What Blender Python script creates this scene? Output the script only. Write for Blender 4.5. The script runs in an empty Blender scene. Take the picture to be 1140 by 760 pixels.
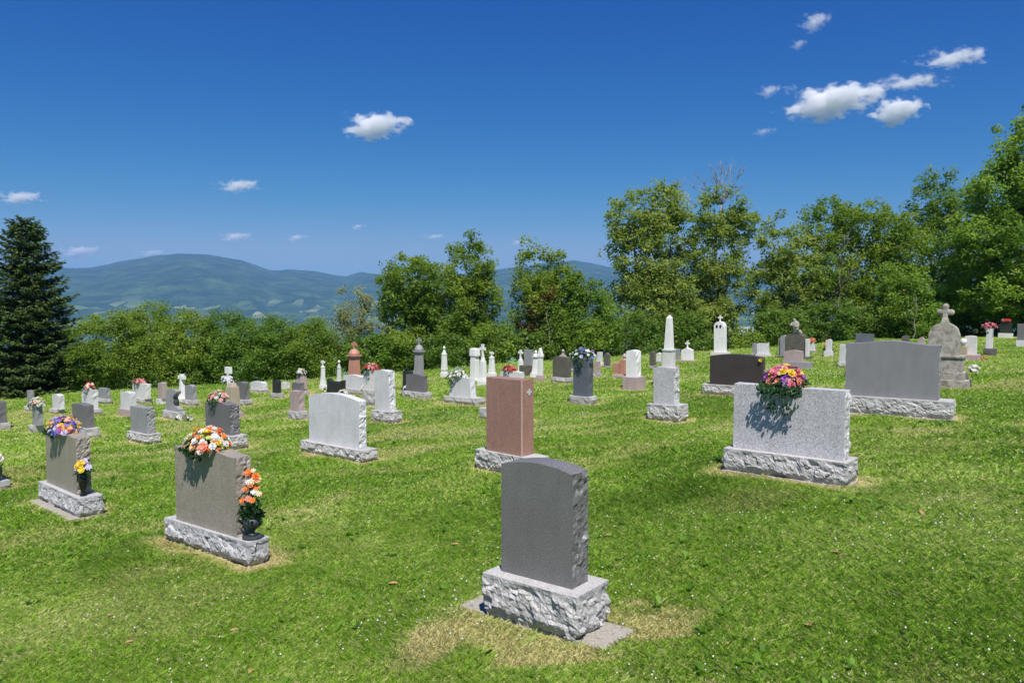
import bpy, bmesh, math, random
import numpy as np
from mathutils import Vector, noise

R = math.radians
scene = bpy.context.scene
COL = scene.collection

# ------------------------------------------------------------------ camera, sky, sun, exposure
HC = 2.3                       # eye height above the ground of the nearest stone
PITCH = math.atan(50/887.0)
cam_d = bpy.data.cameras.new('camera')
cam_d.sensor_width = 36; cam_d.lens = 36*887/1140.0
cam_d.clip_start = 0.1; cam_d.clip_end = 80000
cam = bpy.data.objects.new('camera', cam_d); COL.objects.link(cam)
cam.location = (0, 0, HC); cam.rotation_euler = (math.pi/2 - PITCH, 0, 0)
scene.camera = cam

SUN = Vector((.09, -.52, .85)).normalized()
elev = math.asin(SUN.z); azim = math.atan2(SUN.x, SUN.y)
world = bpy.data.worlds.new('World'); scene.world = world; world.use_nodes = True
wn = world.node_tree.nodes; wl = world.node_tree.links; wn.clear()
wo = wn.new('ShaderNodeOutputWorld'); wb = wn.new('ShaderNodeBackground')
sky = wn.new('ShaderNodeTexSky'); sky.sky_type = 'NISHITA'; sky.sun_disc = False
sky.sun_elevation = elev; sky.sun_rotation = azim
sky.altitude = 600; sky.air_density = 1.0; sky.dust_density = 0.25; sky.ozone_density = 4.0
# a polarising filter deepened this sky: raise the contrast of each channel of the Nishita colour
v1 = wn.new('ShaderNodeVectorMath'); v1.operation = 'SCALE'; v1.inputs['Scale'].default_value = .075
wl.new(sky.outputs[0], v1.inputs[0])
sx_ = wn.new('ShaderNodeSeparateXYZ'); wl.new(v1.outputs[0], sx_.inputs[0])
cx_ = wn.new('ShaderNodeCombineXYZ')
for k, (g_, k_) in enumerate(((2.9, 3.1), (1.38, .70), (.62, .575))):
    pw = wn.new('ShaderNodeMath'); pw.operation = 'POWER'; pw.inputs[1].default_value = g_
    mu_ = wn.new('ShaderNodeMath'); mu_.operation = 'MULTIPLY'; mu_.inputs[1].default_value = k_/.075
    wl.new(sx_.outputs[k], pw.inputs[0]); wl.new(pw.outputs[0], mu_.inputs[0])
    if k == 0: red_ = mu_
    else: wl.new(mu_.outputs[0], cx_.inputs[k])
    if k == 1:      # keep the low sky from turning mauve: red never above three quarters of green
        cap_ = wn.new('ShaderNodeMath'); cap_.operation = 'MULTIPLY'; cap_.inputs[1].default_value = .70; wl.new(mu_.outputs[0], cap_.inputs[0])
        mn_ = wn.new('ShaderNodeMath'); mn_.operation = 'SMOOTH_MIN'; mn_.inputs[2].default_value = .8
        wl.new(red_.outputs[0], mn_.inputs[0]); wl.new(cap_.outputs[0], mn_.inputs[1]); wl.new(mn_.outputs[0], cx_.inputs[0])
wl.new(cx_.outputs[0], wb.inputs['Color'])
wb.inputs['Strength'].default_value = 0.075
wl.new(wb.outputs[0], wo.inputs['Surface'])
sd = bpy.data.lights.new('sun', 'SUN'); sd.energy = 4.6; sd.angle = R(0.53); sd.color = (1, .955, .89)
so = bpy.data.objects.new('sun', sd); COL.objects.link(so)
so.rotation_euler = SUN.to_track_quat('Z', 'Y').to_euler(); so.location = (0, 0, 50)
vs = scene.view_settings
vs.view_transform = 'Standard'; vs.look = 'None'; vs.exposure = 0.5; vs.gamma = 1.0
scene.render.engine = 'CYCLES'
scene.cycles.volume_bounces = 8
scene.cycles.max_bounces = 10
scene.cycles.transparent_max_bounces = 8

# ------------------------------------------------------------------ helpers
def link(name, me, parent=None, mat=None, kind=None):
    o = bpy.data.objects.new(name, me); COL.objects.link(o)
    if parent is not None: o.parent = parent
    if mat is not None and me is not None and len(me.materials) == 0:
        for m in (mat if isinstance(mat, (list, tuple)) else [mat]): me.materials.append(m)
    if kind: o['kind'] = kind
    return o

def thing(name, label, cat, loc=(0, 0, 0), rz=0.0, group=None):
    o = bpy.data.objects.new(name, None); COL.objects.link(o)
    o.empty_display_size = .1
    o.location = loc; o.rotation_euler = (0, 0, rz)
    o['label'] = label; o['category'] = cat
    if group: o['group'] = group
    return o

def tag(o, label, cat, group=None):
    o['label'] = label; o['category'] = cat
    if group: o['group'] = group
    return o

def np_mesh(name, V, F, smooth=False, tone=None, col=None):
    """V (n,3), F (m,k) all faces with k corners"""
    me = bpy.data.meshes.new(name)
    V = np.ascontiguousarray(V, np.float32); F = np.ascontiguousarray(F, np.int32)
    m, k = F.shape
    me.vertices.add(len(V)); me.vertices.foreach_set('co', V.ravel())
    me.loops.add(m*k); me.loops.foreach_set('vertex_index', F.ravel())
    me.polygons.add(m)
    me.polygons.foreach_set('loop_start', np.arange(0, m*k, k, dtype=np.int32))
    me.polygons.foreach_set('loop_total', np.full(m, k, np.int32))
    if smooth: me.polygons.foreach_set('use_smooth', np.ones(m, bool))
    if tone is not None:
        a = me.attributes.new('tone', 'FLOAT', 'POINT'); a.data.foreach_set('value', np.ascontiguousarray(tone, np.float32))
    if col is not None:
        a = me.attributes.new('dry', 'FLOAT', 'POINT'); a.data.foreach_set('value', np.ascontiguousarray(col, np.float32))
    me.update(calc_edges=True)
    return me

def bm_mesh(bm, name, smooth=False):
    me = bpy.data.meshes.new(name)
    bmesh.ops.recalc_face_normals(bm, faces=bm.faces)
    bm.to_mesh(me); bm.free()
    if smooth:
        for p in me.polygons: p.use_smooth = True
    return me

# vectorised value noise
_rs = np.random.RandomState(7)
_perm = _rs.rand(256, 256).astype(np.float32)
def vnoise(x, y):
    xi = np.floor(x).astype(int); yi = np.floor(y).astype(int)
    fx = x-xi; fy = y-yi
    fx = fx*fx*(3-2*fx); fy = fy*fy*(3-2*fy)
    a = _perm[xi & 255, yi & 255]; b = _perm[(xi+1) & 255, yi & 255]
    c = _perm[xi & 255, (yi+1) & 255]; d = _perm[(xi+1) & 255, (yi+1) & 255]
    return (a*(1-fx)+b*fx)*(1-fy)+(c*(1-fx)+d*fx)*fy
def fbm(x, y, o=4):
    s = 0; t = 0; a = 1.
    for i in range(o):
        s = s+a*vnoise(x*2**i+17.3*i, y*2**i+5.1*i); t += a; a *= .5
    return s/t
def sstep(a, b, x):
    t = np.clip((x-a)/(b-a), 0, 1); return t*t*(3-2*t)

def ray(px, py):
    """direction (per metre of depth) of a point measured in the photograph"""
    a = (px-570)/887.; b = (380-py)/887.
    v = Vector((a, math.cos(PITCH)+b*math.sin(PITCH), -math.sin(PITCH)+b*math.cos(PITCH)))
    return v/v.y
def at(px, py, Y):
    v = ray(px, py); return Vector((v.x*Y, Y, HC+v.z*Y))

# ------------------------------------------------------------------ materials
MATS = {}
def new_mat(name):
    m = bpy.data.materials.new(name); m.use_nodes = True
    nt = m.node_tree; bs = nt.nodes['Principled BSDF']
    return m, nt, nt.nodes, nt.links, bs
def ramp(nodes, stops, interp='LINEAR'):
    r = nodes.new('ShaderNodeValToRGB'); cr = r.color_ramp; cr.interpolation = interp
    while len(cr.elements) < len(stops): cr.elements.new(.5)
    for e, (p, c) in zip(cr.elements, stops):
        e.position = p; e.color = (*c, 1) if len(c) == 3 else c
    return r
def scale_c(c, f): return tuple(min(1, v*f) for v in c)

def granite(key, base, light=1.5, dark=.5, speck=105, rough=.55, stain=0.0, staincol=(.08, .07, .055), bump=.05, rock=False):
    if key in MATS: return MATS[key]
    m, nt, N, L, bs = new_mat(key)
    tc = N.new('ShaderNodeTexCoord')
    n1 = N.new('ShaderNodeTexNoise'); n1.inputs['Scale'].default_value = speck; n1.inputs['Detail'].default_value = 2; n1.inputs['Roughness'].default_value = .6
    L.new(tc.outputs['Object'], n1.inputs['Vector'])
    r1 = ramp(N, [(.30, scale_c(base, dark)), (.44, scale_c(base, .85)), (.56, base), (.70, scale_c(base, light))])
    # speckle of mixed grains
    L.new(n1.outputs['Fac'], r1.inputs['Fac'])
    n2 = N.new('ShaderNodeTexNoise'); n2.inputs['Scale'].default_value = 3.2; n2.inputs['Detail'].default_value = 6
    m2_ = N.new('ShaderNodeMapping'); m2_.inputs['Scale'].default_value = (2.2, 2.2, 1.0); L.new(tc.outputs['Object'], m2_.inputs['Vector'])
    L.new(m2_.outputs[0], n2.inputs['Vector'])
    mx = N.new('ShaderNodeMix'); mx.data_type = 'RGBA'; mx.blend_type = 'MULTIPLY'; mx.inputs[0].default_value = 1
    r2 = ramp(N, [(.30, (.88, .875, .865)), (.5, (.97, .97, .965)), (.72, (1.05, 1.05, 1.05))])
    L.new(n2.outputs['Fac'], r2.inputs['Fac']); L.new(r1.outputs[0], mx.inputs[6]); L.new(r2.outputs[0], mx.inputs[7])
    out = mx.outputs[2]
    if stain > 0:
        n3 = N.new('ShaderNodeTexNoise'); n3.inputs['Scale'].default_value = 7; n3.inputs['Detail'].default_value = 8; n3.inputs['Roughness'].default_value = .7
        L.new(tc.outputs['Object'], n3.inputs['Vector'])
        r3 = ramp(N, [(.62-.22*stain, (0, 0, 0)), (.78-.15*stain, (1, 1, 1))])
        L.new(n3.outputs['Fac'], r3.inputs['Fac'])
        m2 = N.new('ShaderNodeMix'); m2.data_type = 'RGBA'
        L.new(r3.outputs[0], m2.inputs[0]); L.new(out, m2.inputs[6]); m2.inputs[7].default_value = (*staincol, 1)
        sc = N.new('ShaderNodeMath'); sc.operation = 'MULTIPLY'; sc.inputs[1].default_value = min(1, .35+stain*.6)
        L.new(r3.outputs[0], sc.inputs[0]); L.new(sc.outputs[0], m2.inputs[0])
        out = m2.outputs[2]
    L.new(out, bs.inputs['Base Color'])
    bs.inputs['Roughness'].default_value = rough
    bp = N.new('ShaderNodeBump'); bp.inputs['Strength'].default_value = .6 if rock else bump*4; bp.inputs['Distance'].default_value = .012 if rock else .002
    nb = N.new('ShaderNodeTexNoise'); nb.inputs['Scale'].default_value = 38 if rock else 220; nb.inputs['Detail'].default_value = 5; nb.inputs['Roughness'].default_value = .65
    L.new(tc.outputs['Object'], nb.inputs['Vector']); L.new(nb.outputs['Fac'], bp.inputs['Height']); L.new(bp.outputs[0], bs.inputs['Normal'])
    MATS[key] = m; return m

STONE = {  # base colours
 'W': ((.68, .66, .65), dict(light=1.25, dark=.66, stain=.15, rough=.6)),
 'S': ((.52, .51, .525), dict(light=1.55, dark=.28, rough=.55)),             # salt and pepper grey
 'L': ((.65, .64, .655), dict(light=1.2, dark=.75, rough=.5)),
 'G': ((.30, .295, .31), dict(light=1.35, dark=.6, rough=.5)),
 'D': ((.165, .155, .165), dict(light=1.6, dark=.5, rough=.5)),
 'N': ((.165, .16, .158), dict(light=1.7, dark=.5, rough=.5, speck=120)),  # nearest dark grey
 'U': ((.235, .232, .24), dict(light=1.25, dark=.75, rough=.5)),
 'K': ((.03, .032, .03), dict(light=1.8, dark=.5, rough=.3)),
 'B': ((.31, .272, .23), dict(light=1.45, dark=.55, rough=.5)),
 'P': ((.36, .20, .155), dict(light=1.6, dark=.4, rough=.45, speck=120)),
 'Q': ((.42, .33, .32), dict(light=1.4, dark=.6, rough=.55)),
 'O': ((.50, .24, .17), dict(light=1.3, dark=.7, rough=.5)),
 'T': ((.42, .35, .26), dict(light=1.2, dark=.75, rough=.7, stain=.25)),
 'R': ((.060, .045, .045), dict(light=1.7, dark=.5, rough=.38)),
 'M': ((.42, .385, .33), dict(light=1.2, dark=.7, rough=.85, stain=.75, staincol=(.07, .065, .05))),
 'V': ((.12, .11, .09), dict(light=1.4, dark=.6, rough=.85, stain=.6, staincol=(.04, .045, .025))),
 'Y': ((.80, .79, .77), dict(light=1.1, dark=.8, rough=.6, stain=.12)),
 'H': ((.12, .13, .16), dict(light=1.7, dark=.5, rough=.42)),
}
def stone(k):
    c, kw = STONE[k]; return granite('stone_'+k, c, **kw)
def rockm(k):
    c, kw = STONE[k]; kw = dict(kw); kw['rough'] = .85; kw['stain'] = max(kw.get('stain', 0), .38); kw['staincol'] = (.21, .20, .18); kw['dark'] = .55; kw['light'] = 1.22; kw['speck'] = 95
    return granite('rock_'+k, scale_c(c, .70), rock=True, **kw)
def simple(key, c, rough=.6, trans=0, metal=0):
    if key in MATS: return MATS[key]
    m, nt, N, L, bs = new_mat(key)
    tc = N.new('ShaderNodeTexCoord'); n = N.new('ShaderNodeTexNoise'); n.inputs['Scale'].default_value = 14; n.inputs['Detail'].default_value = 3
    L.new(tc.outputs['Object'], n.inputs['Vector'])
    r = ramp(N, [(.3, scale_c(c, .8)), (.7, scale_c(c, 1.15))]); L.new(n.outputs['Fac'], r.inputs['Fac']); L.new(r.outputs[0], bs.inputs['Base Color'])
    bs.inputs['Roughness'].default_value = rough; bs.inputs['Metallic'].default_value = metal
    if trans:
        t = N.new('ShaderNodeBsdfTranslucent'); t.inputs['Color'].default_value = (*c, 1)
        mx = N.new('ShaderNodeMixShader'); mx.inputs[0].default_value = trans
        o = N['Material Output']; L.new(bs.outputs[0], mx.inputs[1]); L.new(t.outputs[0], mx.inputs[2]); L.new(mx.outputs[0], o.inputs['Surface'])
    MATS[key] = m; return m
def leafmat(key, stops, trans=.5, rough=.5, spec=.25):
    """leaf colour picked by the per-leaf attribute 'tone'"""
    if key in MATS: return MATS[key]
    m, nt, N, L, bs = new_mat(key)
    at_ = N.new('ShaderNodeAttribute'); at_.attribute_name = 'tone'
    r = ramp(N, stops); L.new(at_.outputs['Fac'], r.inputs['Fac']); L.new(r.outputs[0], bs.inputs['Base Color'])
    bs.inputs['Roughness'].default_value = rough; bs.inputs['Specular IOR Level'].default_value = spec
    t = N.new('ShaderNodeBsdfTranslucent'); g = N.new('ShaderNodeMix'); g.data_type = 'RGBA'; g.blend_type = 'MULTIPLY'; g.inputs[0].default_value = 1
    g.inputs[7].default_value = (1.5, 1.6, .7, 1); L.new(r.outputs[0], g.inputs[6]); L.new(g.outputs[2], t.inputs['Color'])
    mx = N.new('ShaderNodeMixShader'); mx.inputs[0].default_value = trans
    o = N['Material Output']; L.new(bs.outputs[0], mx.inputs[1]); L.new(t.outputs[0], mx.inputs[2]); L.new(mx.outputs[0], o.inputs['Surface'])
    MATS[key] = m; return m

# ------------------------------------------------------------------ stone table: X,Y,Z,yaw, base W,D,H, offset, tablet W,T,H
ROWS = {
 "L1":(-15.09,23.27,-1.57,38,0.827,0.33,0.193,0.00337,0.651,0.2,0.605),
 "L2":(-9.65,14.47,-1.15,38,1.29,0.32,0.159,-0.106,0.719,0.2,0.765),
 "L3":(-16.45,27.05,-1.59,38,0.376,0.25,0.172,0.0358,0.152,0.15,0.527),
 "L4":(-13.11,21.79,-1.42,38,0.314,0.3,0.192,0.127,0.281,0.16,0.558),
 "L5":(-14.82,25.79,-1.49,38,0.456,0.28,0.152,0.128,0.459,0.18,0.486),
 "L6":(-10.94,20.24,-1.25,38,1.01,0.33,0.231,-0.0503,0.789,0.2,0.592),
 "L7":(-13.33,25.03,-1.39,38,0.882,0.32,0.179,-0.0201,0.664,0.2,0.584),
 "L8":(-14.15,27.51,-1.40,38,0.623,0.28,0.178,0.0181,0.544,0.15,0.352),
 "L9":(-11.53,23.76,-1.26,38,0.654,0.3,0.209,0.0535,0.552,0.2,0.517),
 "L10":(-12.52,26.76,-1.29,38,0.803,0.3,0.179,0.0214,0.851,0.2,0.498),
 "L11":(-8.53,18.30,-1.05,38,0.99,0.33,0.224,-0.00753,0.766,0.2,0.585),
 "L12":(-11.54,26.12,-1.22,38,0.296,0.25,0.163,0.0661,0.25,0.18,0.544),
 "L13":(-9.49,22.23,-1.11,38,0.769,0.33,0.209,0.0126,0.544,0.16,0.611),
 "L14":(-11.00,26.42,-1.18,38,0.356,0.18,0.116,0.0506,0.216,0.144,0.783),
 "L15":(-10.21,25.16,-1.14,38,0.626,0.28,0.173,0.0339,0.438,0.15,0.483),
 "L16":(-6.07,16.63,-0.83,38,1.26,0.36,0.268,-0.0178,0.962,0.22,0.671),
 "L17":(-7.57,21.45,-0.96,38,0.483,0.4,0.214,-0.0648,0.181,0.25,0.721),
 "L18":(-9.34,26.15,-1.06,38,0.284,0.15,0.117,0.0332,0.221,0.12,0.909),
 "L19":(-8.13,24.06,-0.99,38,0.515,0.28,0.175,-0.0892,0.474,0.16,0.541),
 "L20":(-8.79,27.58,-1.00,38,0.806,0.3,0.0841,-0.0092,0.731,0.18,0.264),
 "L21":(-7.49,25.25,-0.93,38,0.424,0.26,0.165,-0.00605,0.264,0.14,0.423),
 "L22":(-8.00,27.99,-0.93,38,0.275,0.12,0,0,0.275,0.2,0.209),
 "L23":(-6.89,25.59,-0.88,38,0.513,0.28,0.134,-0.0168,0.433,0.16,0.276),
 "L24":(-5.40,19.98,-0.78,38,0.475,0.3,0.202,-0.00681,0.34,0.2,0.51),
 "L25":(-6.83,25.76,-0.88,38,0.313,0.4,0.168,0.0097,0.246,0.3,0.515),
 "L26":(-6.45,27.06,-0.84,38,0.13,0.24,0.241,0.0124,0.0311,0.192,0.721),
 "L27":(-6.02,27.59,-0.80,38,0.237,0.24,0.148,0.0118,0.028,0.192,0.705),
 "L28":(-5.19,23.38,-0.77,38,0.978,0.3,0.138,0.0101,0.661,0.15,0.498),
 "L29":(-5.16,25.96,-0.76,38,0.368,0.33,0.255,-0.0173,0.223,0.264,1.33),
 "L30":(-4.94,24.82,-0.74,38,0.792,0.3,0.164,0.00579,0.816,0.2,0.437),
 "L31":(-3.82,21.52,-0.66,38,0.421,0.3,0.436,0.0277,0.464,0.22,0.539),
 "L32":(-2.88,18.16,-0.57,38,0.706,0.33,0.266,-0.0173,0.471,0.2,0.928),
 "L33":(-3.11,26.50,-0.61,38,0.332,0.3,0.201,-0.023,0.19,0.24,1.34),
 "L34":(-3.20,24.35,-0.62,38,0.37,0.25,0.131,0.004,0.32,0.14,0.533),
 "L35":(-2.71,22.55,-0.58,38,0.889,0.33,0.187,-0.000117,0.705,0.16,0.504),
 "L36":(-2.41,28.27,-0.56,38,0.193,0.228,0.253,0.00866,0.151,0.182,0.815),
 "L37":(-1.24,20.48,-0.46,38,1.18,0.34,0.179,-0.0396,0.78,0.2,0.499),
 "L38":(-1.24,26.47,-0.49,38,0.36,0.27,0.0839,-0.0175,0.284,0.216,0.993),
 "L39":(-0.89,24.62,-0.46,38,0.283,0.27,0.245,0.015,0.154,0.216,1.04),
 "L40":(-0.70,27.57,-0.46,38,0.247,0.24,0.183,0.0112,0.143,0.192,0.668),
 "L41":(0.01,24.00,-0.40,38,0.819,0.32,0.128,-0.000301,0.774,0.2,0.329),
 "L42":(0.30,27.88,-0.40,38,0.174,0.24,0.123,-0.000541,0.13,0.192,0.709),
 "L43":(0.60,28.35,-0.38,38,0.3,0.108,0,0,0.3,0.18,0.78),
 "L43b":(0.46,26.85,-0.38,38,0.298,0.21,0,0,0.298,0.35,0.359),
 "L44":(0.78,26.34,-0.36,38,0.245,0.27,0.204,0.0265,0.117,0.216,0.697),
 "L45":(0.89,24.96,-0.35,38,0.236,0.3,0.179,0.0418,0.085,0.24,0.865),
 "L46":(1.52,24.01,-0.30,38,0.636,0.32,0.166,-0.0188,0.551,0.2,0.624),
 "L47":(1.67,18.62,-0.22,38,0.569,0.36,0.194,0.00101,0.413,0.22,0.877),
 "L48":(2.05,27.45,-0.29,38,0.327,0.18,0.119,-0.00122,0.2,0.144,0.323),
 "L49":(2.69,25.06,-0.23,38,0.268,0.21,0.107,-0.0103,0.142,0.168,0.379),
 "L50":(3.24,29.27,-0.23,38,0.257,0.21,0.0942,-0.0117,0.145,0.168,0.395),
 "L51":(3.37,28.21,-0.22,38,0.288,0.198,0.0759,0.00881,0.182,0.158,0.461),
 "L52":(3.36,24.45,-0.18,38,0.449,0.4,0.115,-0.0191,0.345,0.3,0.446),
 "L53":(3.22,20.89,-0.14,38,0.417,0.5,0.337,-0.0212,0.291,0.28,0.701),
 "L54":(4.79,27.03,-0.13,38,0.27,0.198,0.0867,-0.00365,0.149,0.158,0.504),
 "L55":(5.34,28.85,-0.12,38,0.214,0.18,0.078,-0.00626,0.135,0.144,0.312),
 "L56":(5.11,25.88,-0.10,38,0.308,0.6,0.138,-0.00224,0.195,0.48,0.519),
 "L57":(2.95,15.01,-0.04,38,0.666,0.4,0.314,-0.0198,0.424,0.24,0.702),
 "L58":(6.11,29.44,-0.08,38,0.244,0.168,0.097,0.0148,0.147,0.134,0.353),
 "L60":(6.40,28.96,-0.06,38,0.482,0.4,0.0592,-0.0129,0.4,0.3,0.458),
 "L61":(8.19,31.23,-0.00,38,0.336,0.6,0.133,-0.0116,0.234,0.45,1.14),
 "L62":(5.17,18.03,0.05,32,1.63,0.36,0.238,-0.056,1.2,0.2,0.705),
 "L63":(9.41,29.74,0.07,38,0.466,0.4,0.11,-0.00568,0.379,0.25,0.376),
 "L63b":(9.29,30.27,0.06,38,0.27,0.3,0.0953,-0.0294,0.141,0.2,0.361),
 "L64":(10.20,30.09,0.10,38,0.189,0.24,0.133,-0.00514,0.132,0.192,0.275),
 "L65":(9.97,27.91,0.13,38,0.644,0.7,0.0852,0.0213,0.507,0.5,0.746),
 "L66":(8.62,24.01,0.14,38,0.81,0.4,0.195,-0.101,0.521,0.2,0.346),
 "L67":(11.58,30.64,0.15,38,0.264,0.35,0.0799,-0.0138,0.185,0.2,0.33),
 "L68":(11.20,28.11,0.19,38,0.277,0.21,0.187,0.00694,0.188,0.168,0.414),
 "L69":(9.80,23.52,0.22,38,0.261,0.3,0.128,0.0101,0.187,0.2,0.54),
 "L70":(15.02,33.83,0.22,30,0.813,0.28,0.146,-0.0252,0.713,0.16,0.357),
 "L72":(16.55,33.43,0.28,38,0.387,0.3,0.145,-0.00682,0.267,0.18,0.248),
 "L73":(16.59,32.22,0.31,38,0.24,0.12,0,0,0.24,0.2,0.349),
 "L74":(9.26,17.07,0.37,36,0.682,0.8,0.653,-0.0935,0.425,0.35,0.648),
 "L75":(13.52,24.30,0.40,38,0.277,0.4,0.101,-0.00709,0.147,0.25,0.734),
 "L76":(13.53,23.58,0.42,38,0.383,0.5,0.178,0.028,0.269,0.3,0.522),
 "L77":(15.09,25.09,0.45,38,0.336,0.45,0.215,-0.0281,0.171,0.25,0.637),
 "L78":(24.10,38.86,0.30,38,0.607,0.28,0.214,0.00389,0.491,0.15,0.571),
 "L79":(18.43,28.60,0.48,38,0.486,0.35,0.25,-0.0373,0.359,0.2,0.597),
 "L80":(-0.19,16.82,-0.33,38,1.08,0.34,0.241,0.0225,0.766,0.2,0.377),
 "near":(0.23,5.49,0.02,37.2,0.797,0.423,0.323,-0.00827,0.602,0.201,0.772),
 "brown":(-3.11,8.22,-0.36,36.7,1.51,0.26,0.256,-0.0328,1.1,0.181,0.798),
 "brown2":(-6.43,11.44,-0.76,41.7,1.57,0.337,0.291,-0.0325,1.18,0.193,0.795),
 "right":(3.22,9.18,0.21,38.7,1.43,0.429,0.281,0.000932,1.28,0.199,0.77),
 "white":(-3.04,13.77,-0.47,38.1,1.67,0.337,0.203,-0.0106,1.34,0.163,0.803),
 "pink":(-0.01,11.06,-0.16,43,1.12,0.343,0.282,-0.0305,0.678,0.245,1.04),
 "grey":(6.26,13.07,0.35,33.2,1.81,0.468,0.3,-0.0017,1.39,0.268,0.869),
}

# ------------------------------------------------------------------ the ground
SC = (-2.13684738, .111456389, -.0405251612, -.000584952462, -.0018254161, .000712163825)
def surf(x, y):
    x = np.clip(x, -26, 34); y = np.clip(y, 0, 44)
    return SC[0]+SC[1]*x+SC[2]*y+SC[3]*x*x+SC[4]*x*y+SC[5]*y*y+HC
EX = np.array([-60, -20, -8, 1, 7, 13, 22, 40, 80.]); EY = np.array([36, 30.5, 29, 31, 32, 34, 42, 54, 66.])
def edge_y(x): return np.interp(x, EX, EY)
def valley(x, y):
    ye = edge_y(x)
    t = np.maximum(y-ye-1.5, 0)
    lat = np.maximum(np.abs(x-4)-60, 0)
    t = np.sqrt(t*t+lat*lat*.2)
    d = 270*(1-np.exp(-t*.22/270))
    zs = surf(x, np.minimum(y, ye+1.5))
    far = sstep(60, 500, t)
    return zs - d + far*(fbm(x/420.+3, y/420.+9)-.5)*36
PADS = []
for k, v in ROWS.items():
    X, Y, Z, yaw, W, D = v[:6]
    PADS.append((X, Y, Z, R(yaw), W/2, D/2))
def pads(x, y, z):
    num = np.zeros_like(z); den = np.zeros_like(z)+1e-6; mx = np.zeros_like(z)
    for X, Y, Z, a, hw, hd in PADS:
        m = (np.abs(x-X) < hw+1.6) & (np.abs(y-Y) < hw+1.6)
        if not m.any(): continue
        dx = x[m]-X; dy = y[m]-Y
        u = dx*math.cos(a)-dy*math.sin(a); n = dx*math.sin(a)+dy*math.cos(a)
        dd = np.hypot(np.maximum(np.abs(u)-hw, 0), np.maximum(np.abs(n)-hd, 0))
        w = 1-sstep(.08, .95, dd)
        num[m] += w*w*Z; den[m] += w*w; mx[m] = np.maximum(mx[m], w)
    return z*(1-mx)+mx*num/den
def stone_dist(x, y):
    """distance to the nearest base outline"""
    best = np.full(np.shape(x), 9.)
    for X, Y, Z, a, hw, hd in PADS:
        m = (np.abs(x-X) < hw+1.6) & (np.abs(y-Y) < hw+1.6)
        if not m.any(): continue
        dx = x[m]-X; dy = y[m]-Y
        u = dx*math.cos(a)-dy*math.sin(a); n = dx*math.sin(a)+dy*math.cos(a)
        dd = np.hypot(np.maximum(np.abs(u)-hw, 0), np.maximum(np.abs(n)-hd, 0))
        ins = (np.abs(u) < hw) & (np.abs(n) < hd)
        best[m] = np.minimum(best[m], np.where(ins, -1, dd))
    return best
def ground_h(x, y):
    z = valley(x, y)
    lawn = 1-sstep(-1, 4, y-edge_y(x))
    z = z+lawn*((fbm(x*.55, y*.55, 3)-.5)*.10+(fbm(x*2.3+9, y*2.3, 3)-.5)*.035)
    return pads(x, y, z)
def dryness(x, y, d=None):
    if d is None: d = stone_dist(x, y)
    n = fbm(x*1.3+31, y*1.3+7, 4); n2 = fbm(x*.35+3, y*.6+71, 4)
    ring = (1-sstep(.0, .34, d+(n-.5)*.8))*sstep(.3, .6, n+.12)*.9
    patch = sstep(.55, .72, n2*.55+n*.45)*(.20+.20*sstep(6, 12, y))
    # worn turf round the nearest stone
    n3 = fbm(x*3.3+3, y*3.3+17, 3)
    worn = 0
    for wx, wy, ax_, ay_ in ((-.36, 5.16, .36, .24), (.90, 5.38, .36, .30), (.25, 4.88, .42, .09)):
        r = np.hypot((x-wx)/ax_, (y-wy)/ay_)
        worn = np.maximum(worn, (1-sstep(.35, 1.35, r+(n-.5)*1.6+(n3-.5)*2.6))*.68)
    streak = sstep(.54, .70, fbm(x*.5+11, y*1.7+5, 4))*.38*sstep(7, 13, y)
    patch = np.maximum(patch, streak)
    return np.clip(np.maximum(np.maximum(ring, patch), worn), 0, 1)
# lookup for scattering
GX = np.arange(-34, 46, .1); GY = np.arange(2.5, 60, .1)
_gx, _gy = np.meshgrid(GX, GY, indexing='ij'); GZ = ground_h(_gx.ravel(), _gy.ravel()).reshape(_gx.shape)
def gz(x, y):
    fx = np.clip((x-GX[0])/.1, 0, len(GX)-1.001); fy = np.clip((y-GY[0])/.1, 0, len(GY)-1.001)
    i = fx.astype(int); j = fy.astype(int); fx = fx-i; fy = fy-j
    return (GZ[i, j]*(1-fx)+GZ[i+1, j]*fx)*(1-fy)+(GZ[i, j+1]*(1-fx)+GZ[i+1, j+1]*fx)*fy
def gz1(x, y): return float(gz(np.array([x]), np.array([y]))[0])

n = 560
t = np.linspace(-1, 1, n)
gx = 6*np.sinh(t*8.0)*1.0; gx = 1.0+gx*9000/gx[-1]*.9
t2 = np.linspace(-.42, 1, n)
gy = 10+5*np.sinh(t2*8.1)
XX, YY = np.meshgrid(gx, gy, indexing='ij')
xv, yv = XX.ravel(), YY.ravel()
zv = ground_h(xv, yv)
ii, jj = np.meshgrid(np.arange(n-1), np.arange(n-1), indexing='ij')
q = (ii*n+jj).ravel()
Fq = np.stack([q, q+n, q+n+1, q+1], 1)
dr = np.zeros_like(zv); mk = (np.abs(xv) < 60) & (yv > 0) & (yv < 70)
dr[mk] = dryness(xv[mk], yv[mk])
me = np_mesh('ground', np.stack([xv, yv, zv], 1), Fq, smooth=True, col=dr)
m, nt, N, L, bs = new_mat('turf_ground')
tc = N.new('ShaderNodeTexCoord'); a_ = N.new('ShaderNodeAttribute'); a_.attribute_name = 'dry'
n1 = N.new('ShaderNodeTexNoise'); n1.inputs['Scale'].default_value = 9; n1.inputs['Detail'].default_value = 8; n1.inputs['Roughness'].default_value = .7
n2 = N.new('ShaderNodeTexNoise'); n2.inputs['Scale'].default_value = .02; n2.inputs['Detail'].default_value = 5
L.new(tc.outputs['Object'], n1.inputs['Vector']); L.new(tc.outputs['Object'], n2.inputs['Vector'])
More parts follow.
